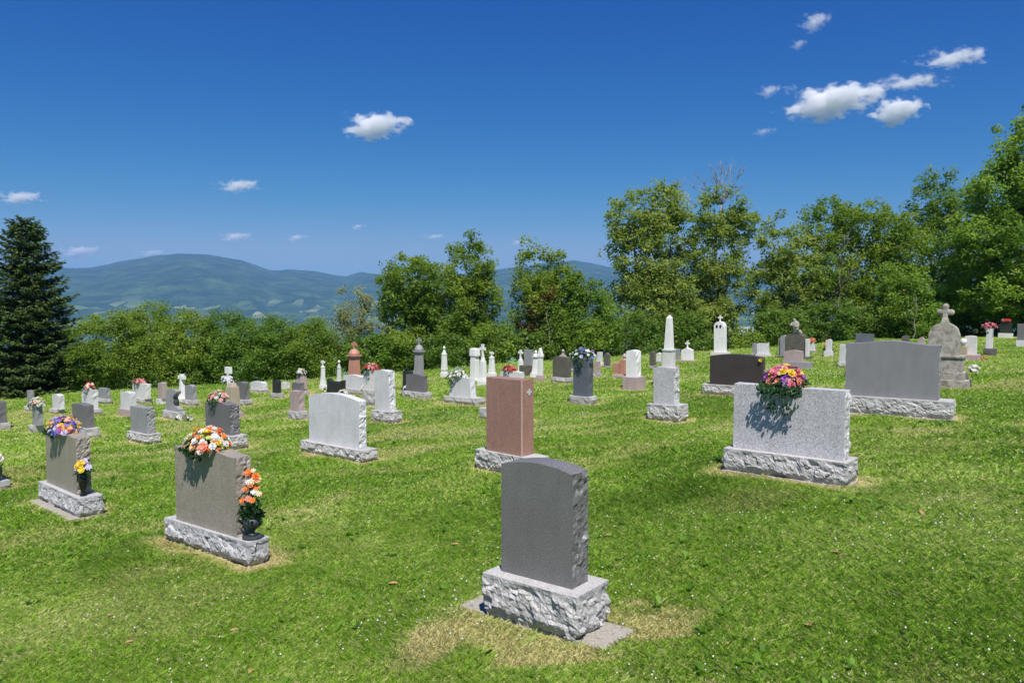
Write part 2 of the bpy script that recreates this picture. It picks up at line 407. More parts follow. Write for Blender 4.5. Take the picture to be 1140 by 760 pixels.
rg = ramp(N, [(.3, (.09, .17, .014)), (.55, (.16, .26, .02)), (.75, (.22, .29, .05))])
rd = ramp(N, [(.3, (.30, .24, .12)), (.6, (.52, .43, .23)), (.8, (.60, .52, .32))])
L.new(n1.outputs['Fac'], rg.inputs['Fac']); L.new(n1.outputs['Fac'], rd.inputs['Fac'])
mx = N.new('ShaderNodeMix'); mx.data_type = 'RGBA'; L.new(a_.outputs['Fac'], mx.inputs[0]); L.new(rg.outputs[0], mx.inputs[6]); L.new(rd.outputs[0], mx.inputs[7])
L.new(mx.outputs[2], bs.inputs['Base Color']); bs.inputs['Roughness'].default_value = .95; bs.inputs['Specular IOR Level'].default_value = .1
bp = N.new('ShaderNodeBump'); bp.inputs['Strength'].default_value = .6; bp.inputs['Distance'].default_value = .03
nb = N.new('ShaderNodeTexNoise'); nb.inputs['Scale'].default_value = 45; nb.inputs['Detail'].default_value = 6
L.new(tc.outputs['Object'], nb.inputs['Vector']); L.new(nb.outputs['Fac'], bp.inputs['Height']); L.new(bp.outputs[0], bs.inputs['Normal'])
link('ground', me, None, m, 'structure')

# ------------------------------------------------------------------ hills across the valley
skyx = np.array([-900, -500, -200, 0, 60, 105, 150, 200, 235, 270, 300, 330, 350, 385, 402, 430, 480, 530, 555, 600, 640, 665, 690, 730, 780, 830, 900, 1100, 1500, 2200])
skyy = np.array([305, 300, 304, 300, 299, 298, 290, 284.5, 286, 292, 302, 301, 302.5, 308, 303, 306, 309, 306, 302, 297, 292.5, 297, 302, 304, 300, 303, 309, 306, 300, 308])
nr, na = 260, 900
rr = np.linspace(1900, 11500, nr)
ang = np.linspace(R(-62), R(62), na)
RR, AA = np.meshgrid(rr, ang, indexing='ij')
hx = (RR*np.sin(AA)).ravel(); hy = (RR*np.cos(AA)).ravel(); rv = RR.ravel()
pxs = 570+887*np.tan(AA.ravel())
el = (330-np.interp(pxs, skyx, skyy))/887.*np.cos(AA.ravel())
top = el*9200
zv0 = -262.
u = sstep(2600, 9200, rv)**1.15
down = sstep(9200, 11500, rv)
fold = fbm(hx/1500.+11, hy/1500.+4, 5)-.5
hz_ = zv0+(top-zv0+HC)*u*(1-.45*down)+fold*300*np.sin(np.pi*np.clip((rv-2600)/6600, 0, 1))*(rv < 9200)+(fbm(hx/260., hy/260., 4)-.5)*38*(1-.6*u)
crest = np.abs(rv-9200) < 1500
hz_ = hz_+(fbm(hx/120., hy/120., 3)-.5)*14
ii, jj = np.meshgrid(np.arange(nr-1), np.arange(na-1), indexing='ij'); q = (ii*na+jj).ravel()
me = np_mesh('hills', np.stack([hx, hy, hz_], 1), np.stack([q, q+1, q+na+1, q+na], 1), smooth=True)
m, nt, N, L, bs = new_mat('wooded_hills')
tc = N.new('ShaderNodeTexCoord')
n1 = N.new('ShaderNodeTexNoise'); n1.inputs['Scale'].default_value = .005; n1.inputs['Detail'].default_value = 12; n1.inputs['Roughness'].default_value = .78
L.new(tc.outputs['Object'], n1.inputs['Vector'])
rf = ramp(N, [(.36, (.008, .022, .010)), (.47, (.018, .040, .016)), (.56, (.042, .074, .026)), (.66, (.085, .125, .042))])
L.new(n1.outputs['Fac'], rf.inputs['Fac'])
vo = N.new('ShaderNodeTexVoronoi'); vo.inputs['Scale'].default_value = .017
mp = N.new('ShaderNodeMapping'); mp.inputs['Scale'].default_value = (.8, .32, 0); mp.inputs['Rotation'].default_value = (0, 0, .5)
L.new(tc.outputs['Object'], mp.inputs['Vector']); L.new(mp.outputs[0], vo.inputs['Vector'])
fc = ramp(N, [(0, (.15, .18, .08)), (.35, (.10, .15, .05)), (.7, (.26, .25, .15)), (1, (.12, .17, .06))], 'CONSTANT')
sp = N.new('ShaderNodeSeparateColor'); L.new(vo.outputs['Color'], sp.inputs[0]); L.new(sp.outputs[0], fc.inputs['Fac'])
pick = N.new('ShaderNodeMath'); pick.operation = 'GREATER_THAN'; pick.inputs[1].default_value = .84; L.new(sp.outputs[1], pick.inputs[0])
geo = N.new('ShaderNodeNewGeometry'); sx = N.new('ShaderNodeSeparateXYZ'); L.new(geo.outputs['Position'], sx.inputs[0])
low = N.new('ShaderNodeMapRange'); low.inputs['From Min'].default_value = 20; low.inputs['From Max'].default_value = -60; L.new(sx.outputs['Z'], low.inputs['Value'])
nl = N.new('ShaderNodeTexNoise'); nl.inputs['Scale'].default_value = .0011; nl.inputs['Detail'].default_value = 3; L.new(tc.outputs['Object'], nl.inputs['Vector'])
rl = ramp(N, [(.38, (0, 0, 0)), (.48, (1, 1, 1))]); L.new(nl.outputs['Fac'], rl.inputs['Fac'])
mu = N.new('ShaderNodeMath'); mu.operation = 'MULTIPLY'; L.new(pick.outputs[0], mu.inputs[0]); L.new(low.outputs[0], mu.inputs[1])
mu2 = N.new('ShaderNodeMath'); mu2.operation = 'MULTIPLY'; L.new(mu.outputs[0], mu2.inputs[0]); L.new(rl.outputs[0], mu2.inputs[1])
mx = N.new('ShaderNodeMix'); mx.data_type = 'RGBA'; L.new(mu2.outputs[0], mx.inputs[0]); L.new(rf.outputs[0], mx.inputs[6]); L.new(fc.outputs[0], mx.inputs[7])
L.new(mx.outputs[2], bs.inputs['Base Color']); bs.inputs['Roughness'].default_value = 1; bs.inputs['Specular IOR Level'].default_value = 0
bp = N.new('ShaderNodeBump'); bp.inputs['Strength'].default_value = .7; bp.inputs['Distance'].default_value = 25
nb = N.new('ShaderNodeTexNoise'); nb.inputs['Scale'].default_value = .02; nb.inputs['Detail'].default_value = 6
L.new(tc.outputs['Object'], nb.inputs['Vector']); L.new(nb.outputs['Fac'], bp.inputs['Height']); L.new(bp.outputs[0], bs.inputs['Normal'])
link('hills', me, None, m, 'structure')

# ------------------------------------------------------------------ haze: one closed box of thin air
bm = bmesh.new(); bmesh.ops.create_cube(bm, size=1)
for v in bm.verts:
    v.co = Vector((v.co.x*25000, 6000+v.co.y*14600, 75+v.co.z*850))
me = bm_mesh(bm, 'haze')
m = bpy.data.materials.new('thin_haze'); m.use_nodes = True; nt = m.node_tree
nt.nodes.remove(nt.nodes['Principled BSDF'])
pv = nt.nodes.new('ShaderNodeVolumePrincipled'); pv.inputs['Color'].default_value = (.27, .52, 1, 1); pv.inputs['Density'].default_value = 8.6e-5
pv.inputs['Anisotropy'].default_value = 0.0
nt.links.new(pv.outputs[0], nt.nodes['Material Output'].inputs['Volume'])
link('haze', me, None, m, 'stuff')

# ------------------------------------------------------------------ clouds
def cloud_mat(key, dens, feature, thr=.47, soft=.13):
    m = bpy.data.materials.new(key); m.use_nodes = True; nt = m.node_tree; N = nt.nodes; L = nt.links
    N.remove(N['Principled BSDF'])
    tc = N.new('ShaderNodeTexCoord'); n1 = N.new('ShaderNodeTexNoise'); n1.inputs['Scale'].default_value = 1/feature; n1.inputs['Detail'].default_value = 7; n1.inputs['Roughness'].default_value = .68
    mp = N.new('ShaderNodeMapping'); mp.inputs['Scale'].default_value = (.62, .8, 1.15); mp.inputs['Rotation'].default_value = (0, .25, 0)
    L.new(tc.outputs['Object'], mp.inputs['Vector']); L.new(mp.outputs[0], n1.inputs['Vector'])
    # density falls to nothing towards the outline of the cloud
    gen = N.new('ShaderNodeVectorMath'); gen.operation = 'MULTIPLY_ADD'; gen.inputs[1].default_value = (2, 2, 2); gen.inputs[2].default_value = (-1, -1, -1)
    L.new(tc.outputs['Generated'], gen.inputs[0])
    ln = N.new('ShaderNodeVectorMath'); ln.operation = 'LENGTH'; L.new(gen.outputs[0], ln.inputs[0])
    fall = N.new('ShaderNodeMapRange'); fall.inputs['From Min'].default_value = .2; fall.inputs['From Max'].default_value = 1.0; fall.inputs['To Min'].default_value = -.20; fall.inputs['To Max'].default_value = -.66
    L.new(ln.outputs['Value'], fall.inputs['Value'])
    ad = N.new('ShaderNodeMath'); ad.operation = 'MULTIPLY_ADD'; ad.inputs[1].default_value = 1.7; L.new(n1.outputs['Fac'], ad.inputs[0]); L.new(fall.outputs[0], ad.inputs[2])
    mr = N.new('ShaderNodeMapRange'); mr.inputs['From Min'].default_value = thr; mr.inputs['From Max'].default_value = thr+soft; mr.inputs['To Max'].default_value = dens
    L.new(ad.outputs[0], mr.inputs['Value'])
    pv = N.new('ShaderNodeVolumePrincipled'); pv.inputs['Color'].default_value = (1, 1, 1, 1); pv.inputs['Anisotropy'].default_value = 0.0
    L.new(mr.outputs[0], pv.inputs['Density']); L.new(pv.outputs[0], N['Material Output'].inputs['Volume'])
    return m
def cloud(x0, x1, y0, y1, dist, dens, label, thr=.47, seed=0):
    c = at((x0+x1)/2, (y0+y1)/2, dist); s = dist/887.
    bm = bmesh.new(); bmesh.ops.create_icosphere(bm, subdivisions=3, radius=1)
    a, b = (x1-x0)/2*s*1.25, (y1-y0)/2*s*1.2
    for v in bm.verts:
        v.co = Vector((v.co.x*a, v.co.y*a*.6, v.co.z*b*(1 if v.co.z > 0 else .75)))
    me = bm_mesh(bm, 'cloud', True)
    o = link('cloud', me, None, cloud_mat('cloud_vapour', dens*(1 if dens > .03 else 1.5), b*(.8 if dens > .03 else .75), thr+(-.035 if dens > .03 else .03), .13 if dens > .03 else .24)); o.location = c
    tag(o, label, 'cloud', 'small fair weather clouds')
    o.rotation_euler = (0, 0, random.Random(seed).uniform(-.2, .2))

# ------------------------------------------------------------------ leaves and trees
def leaf_quads(C, rad, per, size, rng, up=.35, flat=.75, tone0=None):
    """C (n,3) clump centres, rad (n,) -> diamond leaves"""
    n = len(C); T = n*per
    idx = np.repeat(np.arange(n), per)
    d = rng.normal(size=(T, 3)); d /= np.linalg.norm(d, axis=1)[:, None]
    r = rng.rand(T)**.45
    P = C[idx]+d*(r*rad[idx])[:, None]*np.array([1, 1, flat])
    nn = rng.normal(size=(T, 3))+np.array([0, 0, up*2])+d*.5; nn /= np.linalg.norm(nn, axis=1)[:, None]
    t = rng.normal(size=(T, 3)); a = np.cross(nn, t); a /= np.linalg.norm(a, axis=1)[:, None]; b = np.cross(nn, a)
    s = size*rng.uniform(.6, 1.3, T)[:, None]
    V = np.empty((T, 4, 3), np.float32)
    V[:, 0] = P-a*s; V[:, 1] = P-b*s*.55+nn*s*.15; V[:, 2] = P+a*s; V[:, 3] = P+b*s*.55+nn*s*.15
    tn = rng.rand(n)[idx]*.5+rng.rand(T)*.5
    if tone0 is not None: tn = np.clip(tn*.7+tone0[idx]*.3, 0, 1)
    return V.reshape(-1, 3), np.arange(T*4).reshape(-1, 4), np.repeat(tn, 4)

def tube(bm, pts, rads, seg=6):
    rings = []
    for i, p in enumerate(pts):
        d = (pts[min(i+1, len(pts)-1)]-pts[max(i-1, 0)]).normalized()
        s = d.orthogonal().normalized(); w = d.cross(s)
        rings.append([bm.verts.new(p+(s*math.cos(2*math.pi*k/seg)+w*math.sin(2*math.pi*k/seg))*rads[i]) for k in range(seg)])
    for a, b in zip(rings, rings[1:]):
        best = min(range(seg), key=lambda o: (a[0].co-b[o].co).length)
        for k in range(seg):
            bm.faces.new((a[k], a[(k+1) % seg], b[(k+1+best) % seg], b[(k+best) % seg]))
    bm.faces.new(rings[-1]); bm.faces.new(rings[0][::-1])

BARK = None
def bark():
    global BARK
    if BARK: return BARK
    m, nt, N, L, bs = new_mat('bark')
    tc = N.new('ShaderNodeTexCoord'); mp = N.new('ShaderNodeMapping'); mp.inputs['Scale'].default_value = (12, 12, 2.5)
    n1 = N.new('ShaderNodeTexNoise'); n1.inputs['Detail'].default_value = 6; n1.inputs['Scale'].default_value = 1.5
    L.new(tc.outputs['Object'], mp.inputs[0]); L.new(mp.outputs[0], n1.inputs['Vector'])
    r = ramp(N, [(.3, (.05, .042, .032)), (.6, (.16, .14, .115)), (.8, (.26, .24, .2))]); L.new(n1.outputs['Fac'], r.inputs['Fac']); L.new(r.outputs[0], bs.inputs['Base Color'])
    bs.inputs['Roughness'].default_value = .9
    bp = N.new('ShaderNodeBump'); bp.inputs['Distance'].default_value = .03; L.new(n1.outputs['Fac'], bp.inputs['Height']); L.new(bp.outputs[0], bs.inputs['Normal'])
    BARK = m; return m

def limb_path(p0, p1, rnd, wob=.12, n=6, sag=.0):
    pts = []
    L_ = (p1-p0).length
    off = Vector((rnd.uniform(-1, 1), rnd.uniform(-1, 1), rnd.uniform(-.2, 1)))*wob*L_
    for i in range(n+1):
        t = i/n
        pts.append(p0.lerp(p1, t)+off*math.sin(math.pi*t)*.6+Vector((rnd.uniform(-1, 1), rnd.uniform(-1, 1), rnd.uniform(-1, 1)))*L_*.02*(0 < i < n))
    return pts

def tree(label, px, Y, lobes, mat, leaf=.075, seed=1, dens=1.0, clump=.42, trunk_r=.13, name='tree', cat='tree', group=None, per=58,
         base_py=None, gap=0.0, stems=1, bare=0, extra=None, up=.7, limbs=22):
    rnd = random.Random(seed); rng = np.random.RandomState(seed)
    x0 = ray(px, 380).x*Y
    z0 = float(ground_h(np.array([x0]), np.array([Y]))[0])-.1
    root = thing(name, label, cat, (x0, Y, z0), 0, group)
    C = []; Rr = []
    for (cx, cy, rx, ry) in lobes:
        c = at(cx, cy, Y); s = Y/887.
        a, b = rx*s*1.12+clump*.3, ry*s*1.06+clump*.25; dpt = max(a*.85, .5)
        area = 4*math.pi*((a*b)**1.6+(a*dpt)**1.6+(b*dpt)**1.6)**(1/1.6)/3**(1/1.6)
        nC = max(4, int(dens*area/(clump*clump)*.62))
        d = rng.normal(size=(nC, 3)); d /= np.linalg.norm(d, axis=1)[:, None]
        r = rng.uniform(.25, 1, nC)**.42
        # uneven outline: the radius wobbles with direction
        w = 1+.30*np.array([noise.noise(Vector((*(dd*2.4),))+Vector((seed*3.1, cx*.1, cy*.1))) for dd in d])+.06*rng.normal(size=nC)
        P = np.stack([c.x+d[:, 0]*r*w*(a-clump*.45), Y+d[:, 1]*r*w*dpt, c.z+d[:, 2]*r*w*(b-clump*.35)], 1)
        if gap > 0:
            keep = np.array([noise.noise(Vector((*(p*.75),))+Vector((seed, 0, 0))) > -.55+gap for p in P]); P = P[keep]
        C.append(P)
    C = np.concatenate(C); C = C[C[:, 2] > z0+.15]
    rad = clump*rng.uniform(.55, 1.25, len(C))
    tone = np.array([noise.noise(Vector((*(p*.5),)))*.9+.5 for p in C])
    V, F, tn = leaf_quads(C, rad, per, leaf, rng, tone0=tone, up=up)
    V -= np.array([x0, Y, z0], np.float32)
    if extra is not None: pass
    cr = link('crown', np_mesh('crown', V, F, tone=tn), root, mat)
    # trunk and limbs
    bm = bmesh.new()
    Cl = [Vector(p)-Vector((x0, Y, z0)) for p in C]
    topz = max(c.z for c in Cl); midx = sum(c.x for c in Cl)/len(Cl)
    stemtops = []
    for s_ in range(stems):
        off = 0 if stems == 1 else (s_-(stems-1)/2)*.45
        tgt = [c for c in Cl if c.z > topz*.72] or Cl
        tp = rnd.choice(tgt)
        p0 = Vector((off, rnd.uniform(-.15, .15), -.3)); p1 = Vector((tp.x*.8+off*.5, tp.y*.5, tp.z*.95))
        pts = limb_path(p0, p1, rnd, .06, 9)
        rads = [trunk_r*(1.35 if i == 0 else 1-.88*i/9)/(1 if stems == 1 else 1.25) for i in range(10)]
        tube(bm, pts, rads, 8); stemtops.append((pts, rads))
    sel = rnd.sample(Cl, min(limbs, len(Cl)))
    for c in sel:
        pts, rads = rnd.choice(stemtops)
        cand = [i for i in range(1, 9) if pts[i].z < c.z] or [1]
        i = max(cand[0], cand[-1]-rnd.randint(0, 3)); 
        lp = limb_path(pts[i], c, rnd, .12, 5)
        r0 = rads[i]*.5
        tube(bm, lp, [r0*(1-.85*k/5)+.004 for k in range(6)], 5)
    link('trunk', bm_mesh(bm, 'trunk', True), root, bark())
    return root

def bare_branches(label, px, Y, base_py, tips, seed, name='bare_tree', thick=.09):
    """leafless grey tree: trunk with forked twigs"""
    rnd = random.Random(seed); b = at(px, base_py, Y)
    z0 = float(ground_h(np.array([b.x]), np.array([Y]))[0])-.1
    root = thing(name, label, 'tree', (b.x, Y, z0))
    o = Vector((b.x, Y, z0)); bm = bmesh.new()
    fork = at(px, base_py, Y)-o
    tube(bm, limb_path(Vector((0, 0, -.2)), fork, rnd, .04, 6), [thick*(1-.1*i) for i in range(7)], 7)
    mt = simple('dead_twigs', (.26, .235, .22), .9)
    link('trunk', bm_mesh(bm, 'trunk', True), root, mt)
    bm = bmesh.new()
    for (tx, ty) in tips:
        tip = at(tx, ty, Y+rnd.uniform(-.8, .8))-o
        lp = limb_path(fork, tip, rnd, .08, 6); r0 = thick*.34
        tube(bm, lp, [r0*(1-.85*k/6)+.006 for k in range(7)], 5)
        for k in range(7):
            i = rnd.randint(1, 5); q0 = lp[i]; dr = (tip-fork).normalized()
            L_ = (tip-fork).length*rnd.uniform(.15, .4)
            e = q0+(dr+Vector((rnd.uniform(-.8, .8), rnd.uniform(-.6, .6), rnd.uniform(-.1, .5)))).normalized()*L_
            l2 = limb_path(q0, e, rnd, .1, 4); tube(bm, l2, [.013, .011, .009, .007, .005], 4)
            for kk in range(3):
                j = rnd.randint(1, 3); e2 = l2[j]+(dr+Vector((rnd.uniform(-1, 1), rnd.uniform(-.6, .6), rnd.uniform(-.2, .6)))).normalized()*L_*.4
                tube(bm, [l2[j], (l2[j]+e2)/2+Vector((0, 0, .02)), e2], [.008, .006, .004], 4)
    link('branches', bm_mesh(bm, 'branches', True), root, mt)
    return root

def spruce(label, px, Y, prof, seed=5):
    """prof: list of (photo y, radius in photo px)"""
    rnd = random.Random(seed); rng = np.random.RandomState(seed)
    x0 = ray(px, 380).x*Y; s = Y/887.
    z0 = float(ground_h(np.array([x0]), np.array([Y]))[0])-.1
    root = thing('spruce_tree', label, 'spruce', (x0, Y, z0))
    zs = np.array([at(px, p[0], Y).z for p in prof])-z0; rs = np.array([p[1]*s for p in prof])
    o_ = np.argsort(zs); zs = zs[o_]; rs = rs[o_]
    H = zs[-1]
    P = []; A = []; S = []; T = []
    z = max(.35, zs[0]*.2)
    bmt = bmesh.new()
    tube(bmt, [Vector((0, 0, -.3)), Vector((.03, 0, H*.4)), Vector((0, .03, H*.8)), Vector((0, 0, H*.99))], [.22, .15, .06, .012], 8)
    while z < H-.05:
        Rz = float(np.interp(z, zs, rs)); nb = int(7+Rz*5)
        ph = rnd.uniform(0, 6.28)
        for k in range(nb):
            a = ph+2*math.pi*k/nb+rnd.uniform(-.25, .25); L_ = Rz*rnd.uniform(.72, 1.12)+.05
            zz = z+rnd.uniform(-.14, .14); d = Vector((math.cos(a), math.sin(a), 0)); sd_ = Vector((-d.y, d.x, 0))
            steep = .55*(z/H)**2
            def pos(t): return d*(L_*t)+Vector((0, 0, zz+L_*(steep*t-.30*math.sin(math.pi*t*.62)*(1-.5*z/H)+.10*t*t)))
            if k % 2 == 0: tube(bmt, [pos(t) for t in (0, .3, .6, .85)], [.035, .025, .015, .006], 4)
            nt_ = max(7, int(L_*25))
            for j in range(nt_):
                t_ = .12+.88*((j+rnd.random())/nt_)**.8
                wd = (.36*L_*(1-t_)**.7+.07)*rnd.uniform(-1, 1)
                p = pos(t_)+sd_*wd+Vector((0, 0, -abs(wd)*.22+rnd.uniform(-.03, .03)))
                for q in range(5):
                    dv = d*rnd.uniform(.2, 1)+sd_*(math.copysign(1, wd)*rnd.uniform(-.2, .9))+Vector((0, 0, rnd.uniform(-.42, .25)))
                    P.append(tuple(p+Vector((rnd.uniform(-.05, .05), rnd.uniform(-.05, .05), rnd.uniform(-.04, .04))))); A.append(tuple(dv.normalized())); S.append(rnd.uniform(.06, .13)); T.append(.25+.75*t_*rnd.random()**.5)  # needles paler towards the bough tips: sunlit look put into the colour
        z += rnd.uniform(.15, .22)
    P = np.array(P); A = np.array(A); S = np.array(S)[:, None]; T = np.array(T)
    up = rng.normal(size=P.shape)*.5+np.array([0, 0, 1.]); B = np.cross(A, up); B /= np.linalg.norm(B, axis=1)[:, None]
    V = np.empty((len(P), 4, 3), np.float32)
    V[:, 0] = P-A*S*.5; V[:, 1] = P-B*S*.24+A*S*.1; V[:, 2] = P+A*S; V[:, 3] = P+B*S*.24+A*S*.1
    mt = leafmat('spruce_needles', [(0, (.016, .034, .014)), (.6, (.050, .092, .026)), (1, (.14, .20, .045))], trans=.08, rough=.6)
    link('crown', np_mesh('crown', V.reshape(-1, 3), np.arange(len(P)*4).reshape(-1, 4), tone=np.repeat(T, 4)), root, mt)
    link('trunk', bm_mesh(bmt, 'trunk', True), root, bark())


# ------------------------------------------------------------------ stone building blocks
def top_profile(kind, W, H, rise, n):
    """outline of the face, counter-clockwise from the bottom left; returns points and a mask: 1 where the edge is a side"""
    h = W/2; pts = []; side = []
    nz = max(2, int(n))
    bw = h
    tl = h
    if kind == 'slant': tl = h*.86
    if kind == 'taper': tl = h*.8
    for i in range(nz): # bottom, left to right
        pts.append((-bw+2*bw*i/nz, 0)); side.append(0)
    for i in range(nz):
        f = i/nz; pts.append((bw+(tl-bw)*f, H*f)); side.append(1)
    m = max(14, nz) if kind not in ('flat', 'slant', 'taper') else nz
    for i in range(m+1):
        u = 1-2*i/m; x = tl*u
        if kind in ('flat', 'slant', 'taper'): z = 0
        elif kind == 'oval': z = rise*(1-u*u)
        elif kind == 'round': z = rise*math.sqrt(max(0, 1-u*u))
        elif kind == 'serp': z = rise*(.5+.5*math.cos(math.pi*min(1, abs(u)*1.08)))
        elif kind == 'gothic': z = rise*(1-abs(u))**.85
        elif kind == 'saddle': z = rise*(.25*math.cos(math.pi*u*2)+.75*abs(u))
        elif kind == 'roof': z = rise*(1-abs(u))
        elif kind == 'should': z = rise if abs(u) < .72 else rise*.0
        pts.append((x, H+z)); side.append(2 if 0 < i < m else 1)
    for i in range(1, nz):
        f = 1-i/nz; pts.append((-(bw+(tl-bw)*f), H*f)); side.append(1)
    return pts, side

def rock_disp(p, seed):
    """chipped granite: flat facets of different tilt, plus grit"""
    q = p+Vector((seed*7.3, seed*1.7, 0)); q = q+noise.noise_vector(q*4)*.05
    out = .75
    for sc, am in ((8, .72), (20, .34)):
        d, pts = noise.voronoi(q*sc)
        c = pts[0]; nv = noise.cell_vector(c*13.7+Vector((.5, .5, .5)))-Vector((.5, .5, .5))
        out += am*(2.4*(q*sc-c).dot(nv)+(noise.cell(c*7.1+Vector((.3, .3, .3)))-.5)*.9)
    return out+.22*noise.noise(q*40)+.12*noise.noise(q*80)

def tablet_mesh(W, T, H, kind, rise, seed, fine, rough=True, chip=.0):
    """upright slab: polished front and back, rock-pitched sides. front is -y, bottom at z=0"""
    step = .022 if fine else .09
    pts, side = top_profile(kind, W, H, rise, max(2, H/step))
    n = len(pts); K = max(2, int(T/step)) if rough else 1
    if fine: K = max(K, 8) if rough else 1
    bm = bmesh.new(); loops = []
    for k in range(K+1):
        y = -T/2+T*k/K; lp = []
        for i in range(n):
            x, z = pts[i]; a = pts[i-1]; b = pts[(i+1) % n]
            tx, tz = b[0]-a[0], b[1]-a[1]; l = math.hypot(tx, tz) or 1; nx, nz_ = tz/l, -tx/l
            d = 0
            if rough and side[i] == 1 and 0 < z:
                e = 1 if 0 < k < K else .18
                d = (rock_disp(Vector((x, y, z)), seed)*.017-.012)*e
                if T > .12 and 0 < k < K: d += .006
                nx, nz_ = math.copysign(1, x), 0
            elif side[i] == 2 and (k == 0 or k == K): d = -.002
            lp.append(bm.verts.new((x+nx*d, y, z+nz_*d)))
        loops.append(lp)
    for a, b in zip(loops, loops[1:]):
        for i in range(n):
            bm.faces.new((a[i], b[i], b[(i+1) % n], a[(i+1) % n]))
    bm.faces.new(loops[0]); bm.faces.new(loops[-1][::-1])
    return bm_mesh(bm, 'tablet')

def base_mesh(W, D, H, seed, fine, amp=.03, sink=.12, over=True):
    """rock-faced base block, flat sawn top at z=H, reaching below the turf"""
    step = .017 if fine else .075
    nx = max(3, int(W/step)); ny = max(3, int(D/step)); K = max(3, int((H+sink)/step))
    rim = [(-W/2+W*i/nx, -D/2) for i in range(nx)]+[(W/2, -D/2+D*i/ny) for i in range(ny)]+[(W/2-W*i/nx, D/2) for i in range(nx)]+[(-W/2, D/2-D*i/ny) for i in range(ny)]
    bm = bmesh.new(); loops = []
    for k in range(K+1):
        f = k/K; z = H-(H+sink)*f; lp = []
        dep = (H-z)/max(H, .01)
        for (x, y) in rim:
            nx_ = max(-1, min(1, x/(W/2)*1.0)) if abs(abs(x)-W/2) < .004 else 0
            ny_ = (1 if y > 0 else -1) if abs(abs(y)-D/2) < .004 else 0
            l = math.hypot(nx_, ny_) or 1
            r = rock_disp(Vector((x*1.0, y, z*1.15)), seed)
            prof = math.sin(min(1, dep)*math.pi*.75)*.9 if over else .5
            d = amp*(prof*.5+(r-.75)*.66*min(1, dep*5)) if k else amp*(r-.8)*.12
            if over and dep > .70: d -= amp*(1.3+.8*noise.noise(Vector((x*5+seed, y*5, 0))))*min(1, (dep-.70)/.26)
            corner = 1 if (nx_ and ny_) else 0
            d -= corner*amp*.5*min(1, dep*4)
            lp.append(bm.verts.new((x+nx_/l*d, y+ny_/l*d, z+(0 if k == 0 else amp*.25*noise.noise(Vector((x*9, y*9, z*9)))))))
        loops.append(lp)
    n = len(rim)
    for a, b in zip(loops, loops[1:]):
        for i in range(n): bm.faces.new((a[i], b[i], b[(i+1) % n], a[(i+1) % n]))
    bm.faces.new(loops[0]); bm.faces.new(loops[-1][::-1])
    return bm_mesh(bm, 'base')

def bbox(bm, w, d, h, x=0, y=0, z=0, bev=.008, top=(1, 1)):
    """bevelled box standing on z; top = scale of the top face"""
    r = bmesh.ops.create_cube(bm, size=1); vs_ = r['verts']
    for v in vs_:
        t = v.co.z > 0
        v.co = Vector((v.co.x*w*(top[0] if t else 1)+x, v.co.y*d*(top[1] if t else 1)+y, (v.co.z+.5)*h+z))
    if bev:
        es = list({e for v in vs_ for e in v.link_edges})
        bmesh.ops.bevel(bm, geom=es, offset=bev, segments=2, affect='EDGES', profile=.7)
def lathe(bm, prof, x=0, y=0, z=0, seg=20, sx=1, sy=1):
    rings = []
    for r, h in prof:
        rings.append([bm.verts.new((x+r*sx*math.cos(2*math.pi*k/seg), y+r*sy*math.sin(2*math.pi*k/seg), z+h)) for k in range(seg)])
    for a, b in zip(rings, rings[1:]):
        for k in range(seg): bm.faces.new((a[k], a[(k+1) % seg], b[(k+1) % seg], b[k]))
    bm.faces.new(rings[0][::-1]); bm.faces.new(rings[-1])
def cross_bm(bm, w, h, t, z, y=0, flare=1.35, bev=.006):
    """cross with slightly flared ends"""
    a = w*.30
    bbox(bm, a*.95, t, h*.62, 0, y, z, bev, (.85, .9))
    bbox(bm, a*.9, t*.98, h*.40, 0, y, z+h*.605, bev, (flare, 1))
    for s in (-1, 1):
        r = bmesh.ops.create_cube(bm, size=1)
        for v in r['verts']:
            o = v.co.x*s > 0
            v.co = Vector((s*(w*.29)+v.co.x*w*.42, v.co.y*t*.96+y, z+h*.66+v.co.z*a*(.95*flare if o else .8)))
def mesh_of(fn, name, smooth=False):
    bm = bmesh.new(); fn(bm); return bm_mesh(bm, name, smooth)

GR = 'gravestones standing in rows on the lawn'
def square(row):
    X, Y, Z, yaw, W, D = row[:6]
    d = R(yaw)-math.atan2(X, Y); k = math.cos(d)+abs(math.sin(d))
    b = (W*math.cos(d)+D*abs(math.sin(d)))/k; s = (row[8]*math.cos(d)+row[9]*abs(math.sin(d)))/k
    return b, s, row[6], row[10]

ROOT = {}
def place(i, label, name='gravestone', cat='gravestone'):
    v = ROWS[i]; o = thing(name, label, cat, (v[0], v[1], v[2]), -R(v[3]), GR); ROOT[i] = o
    if i[0] == 'L':     # old rows have settled a little out of plumb
        rr_ = random.Random(i); o.rotation_euler = (R(rr_.gauss(0, .7)), R(rr_.gauss(0, .8)), -R(v[3]+rr_.gauss(0, 1.0)))
    return o, v

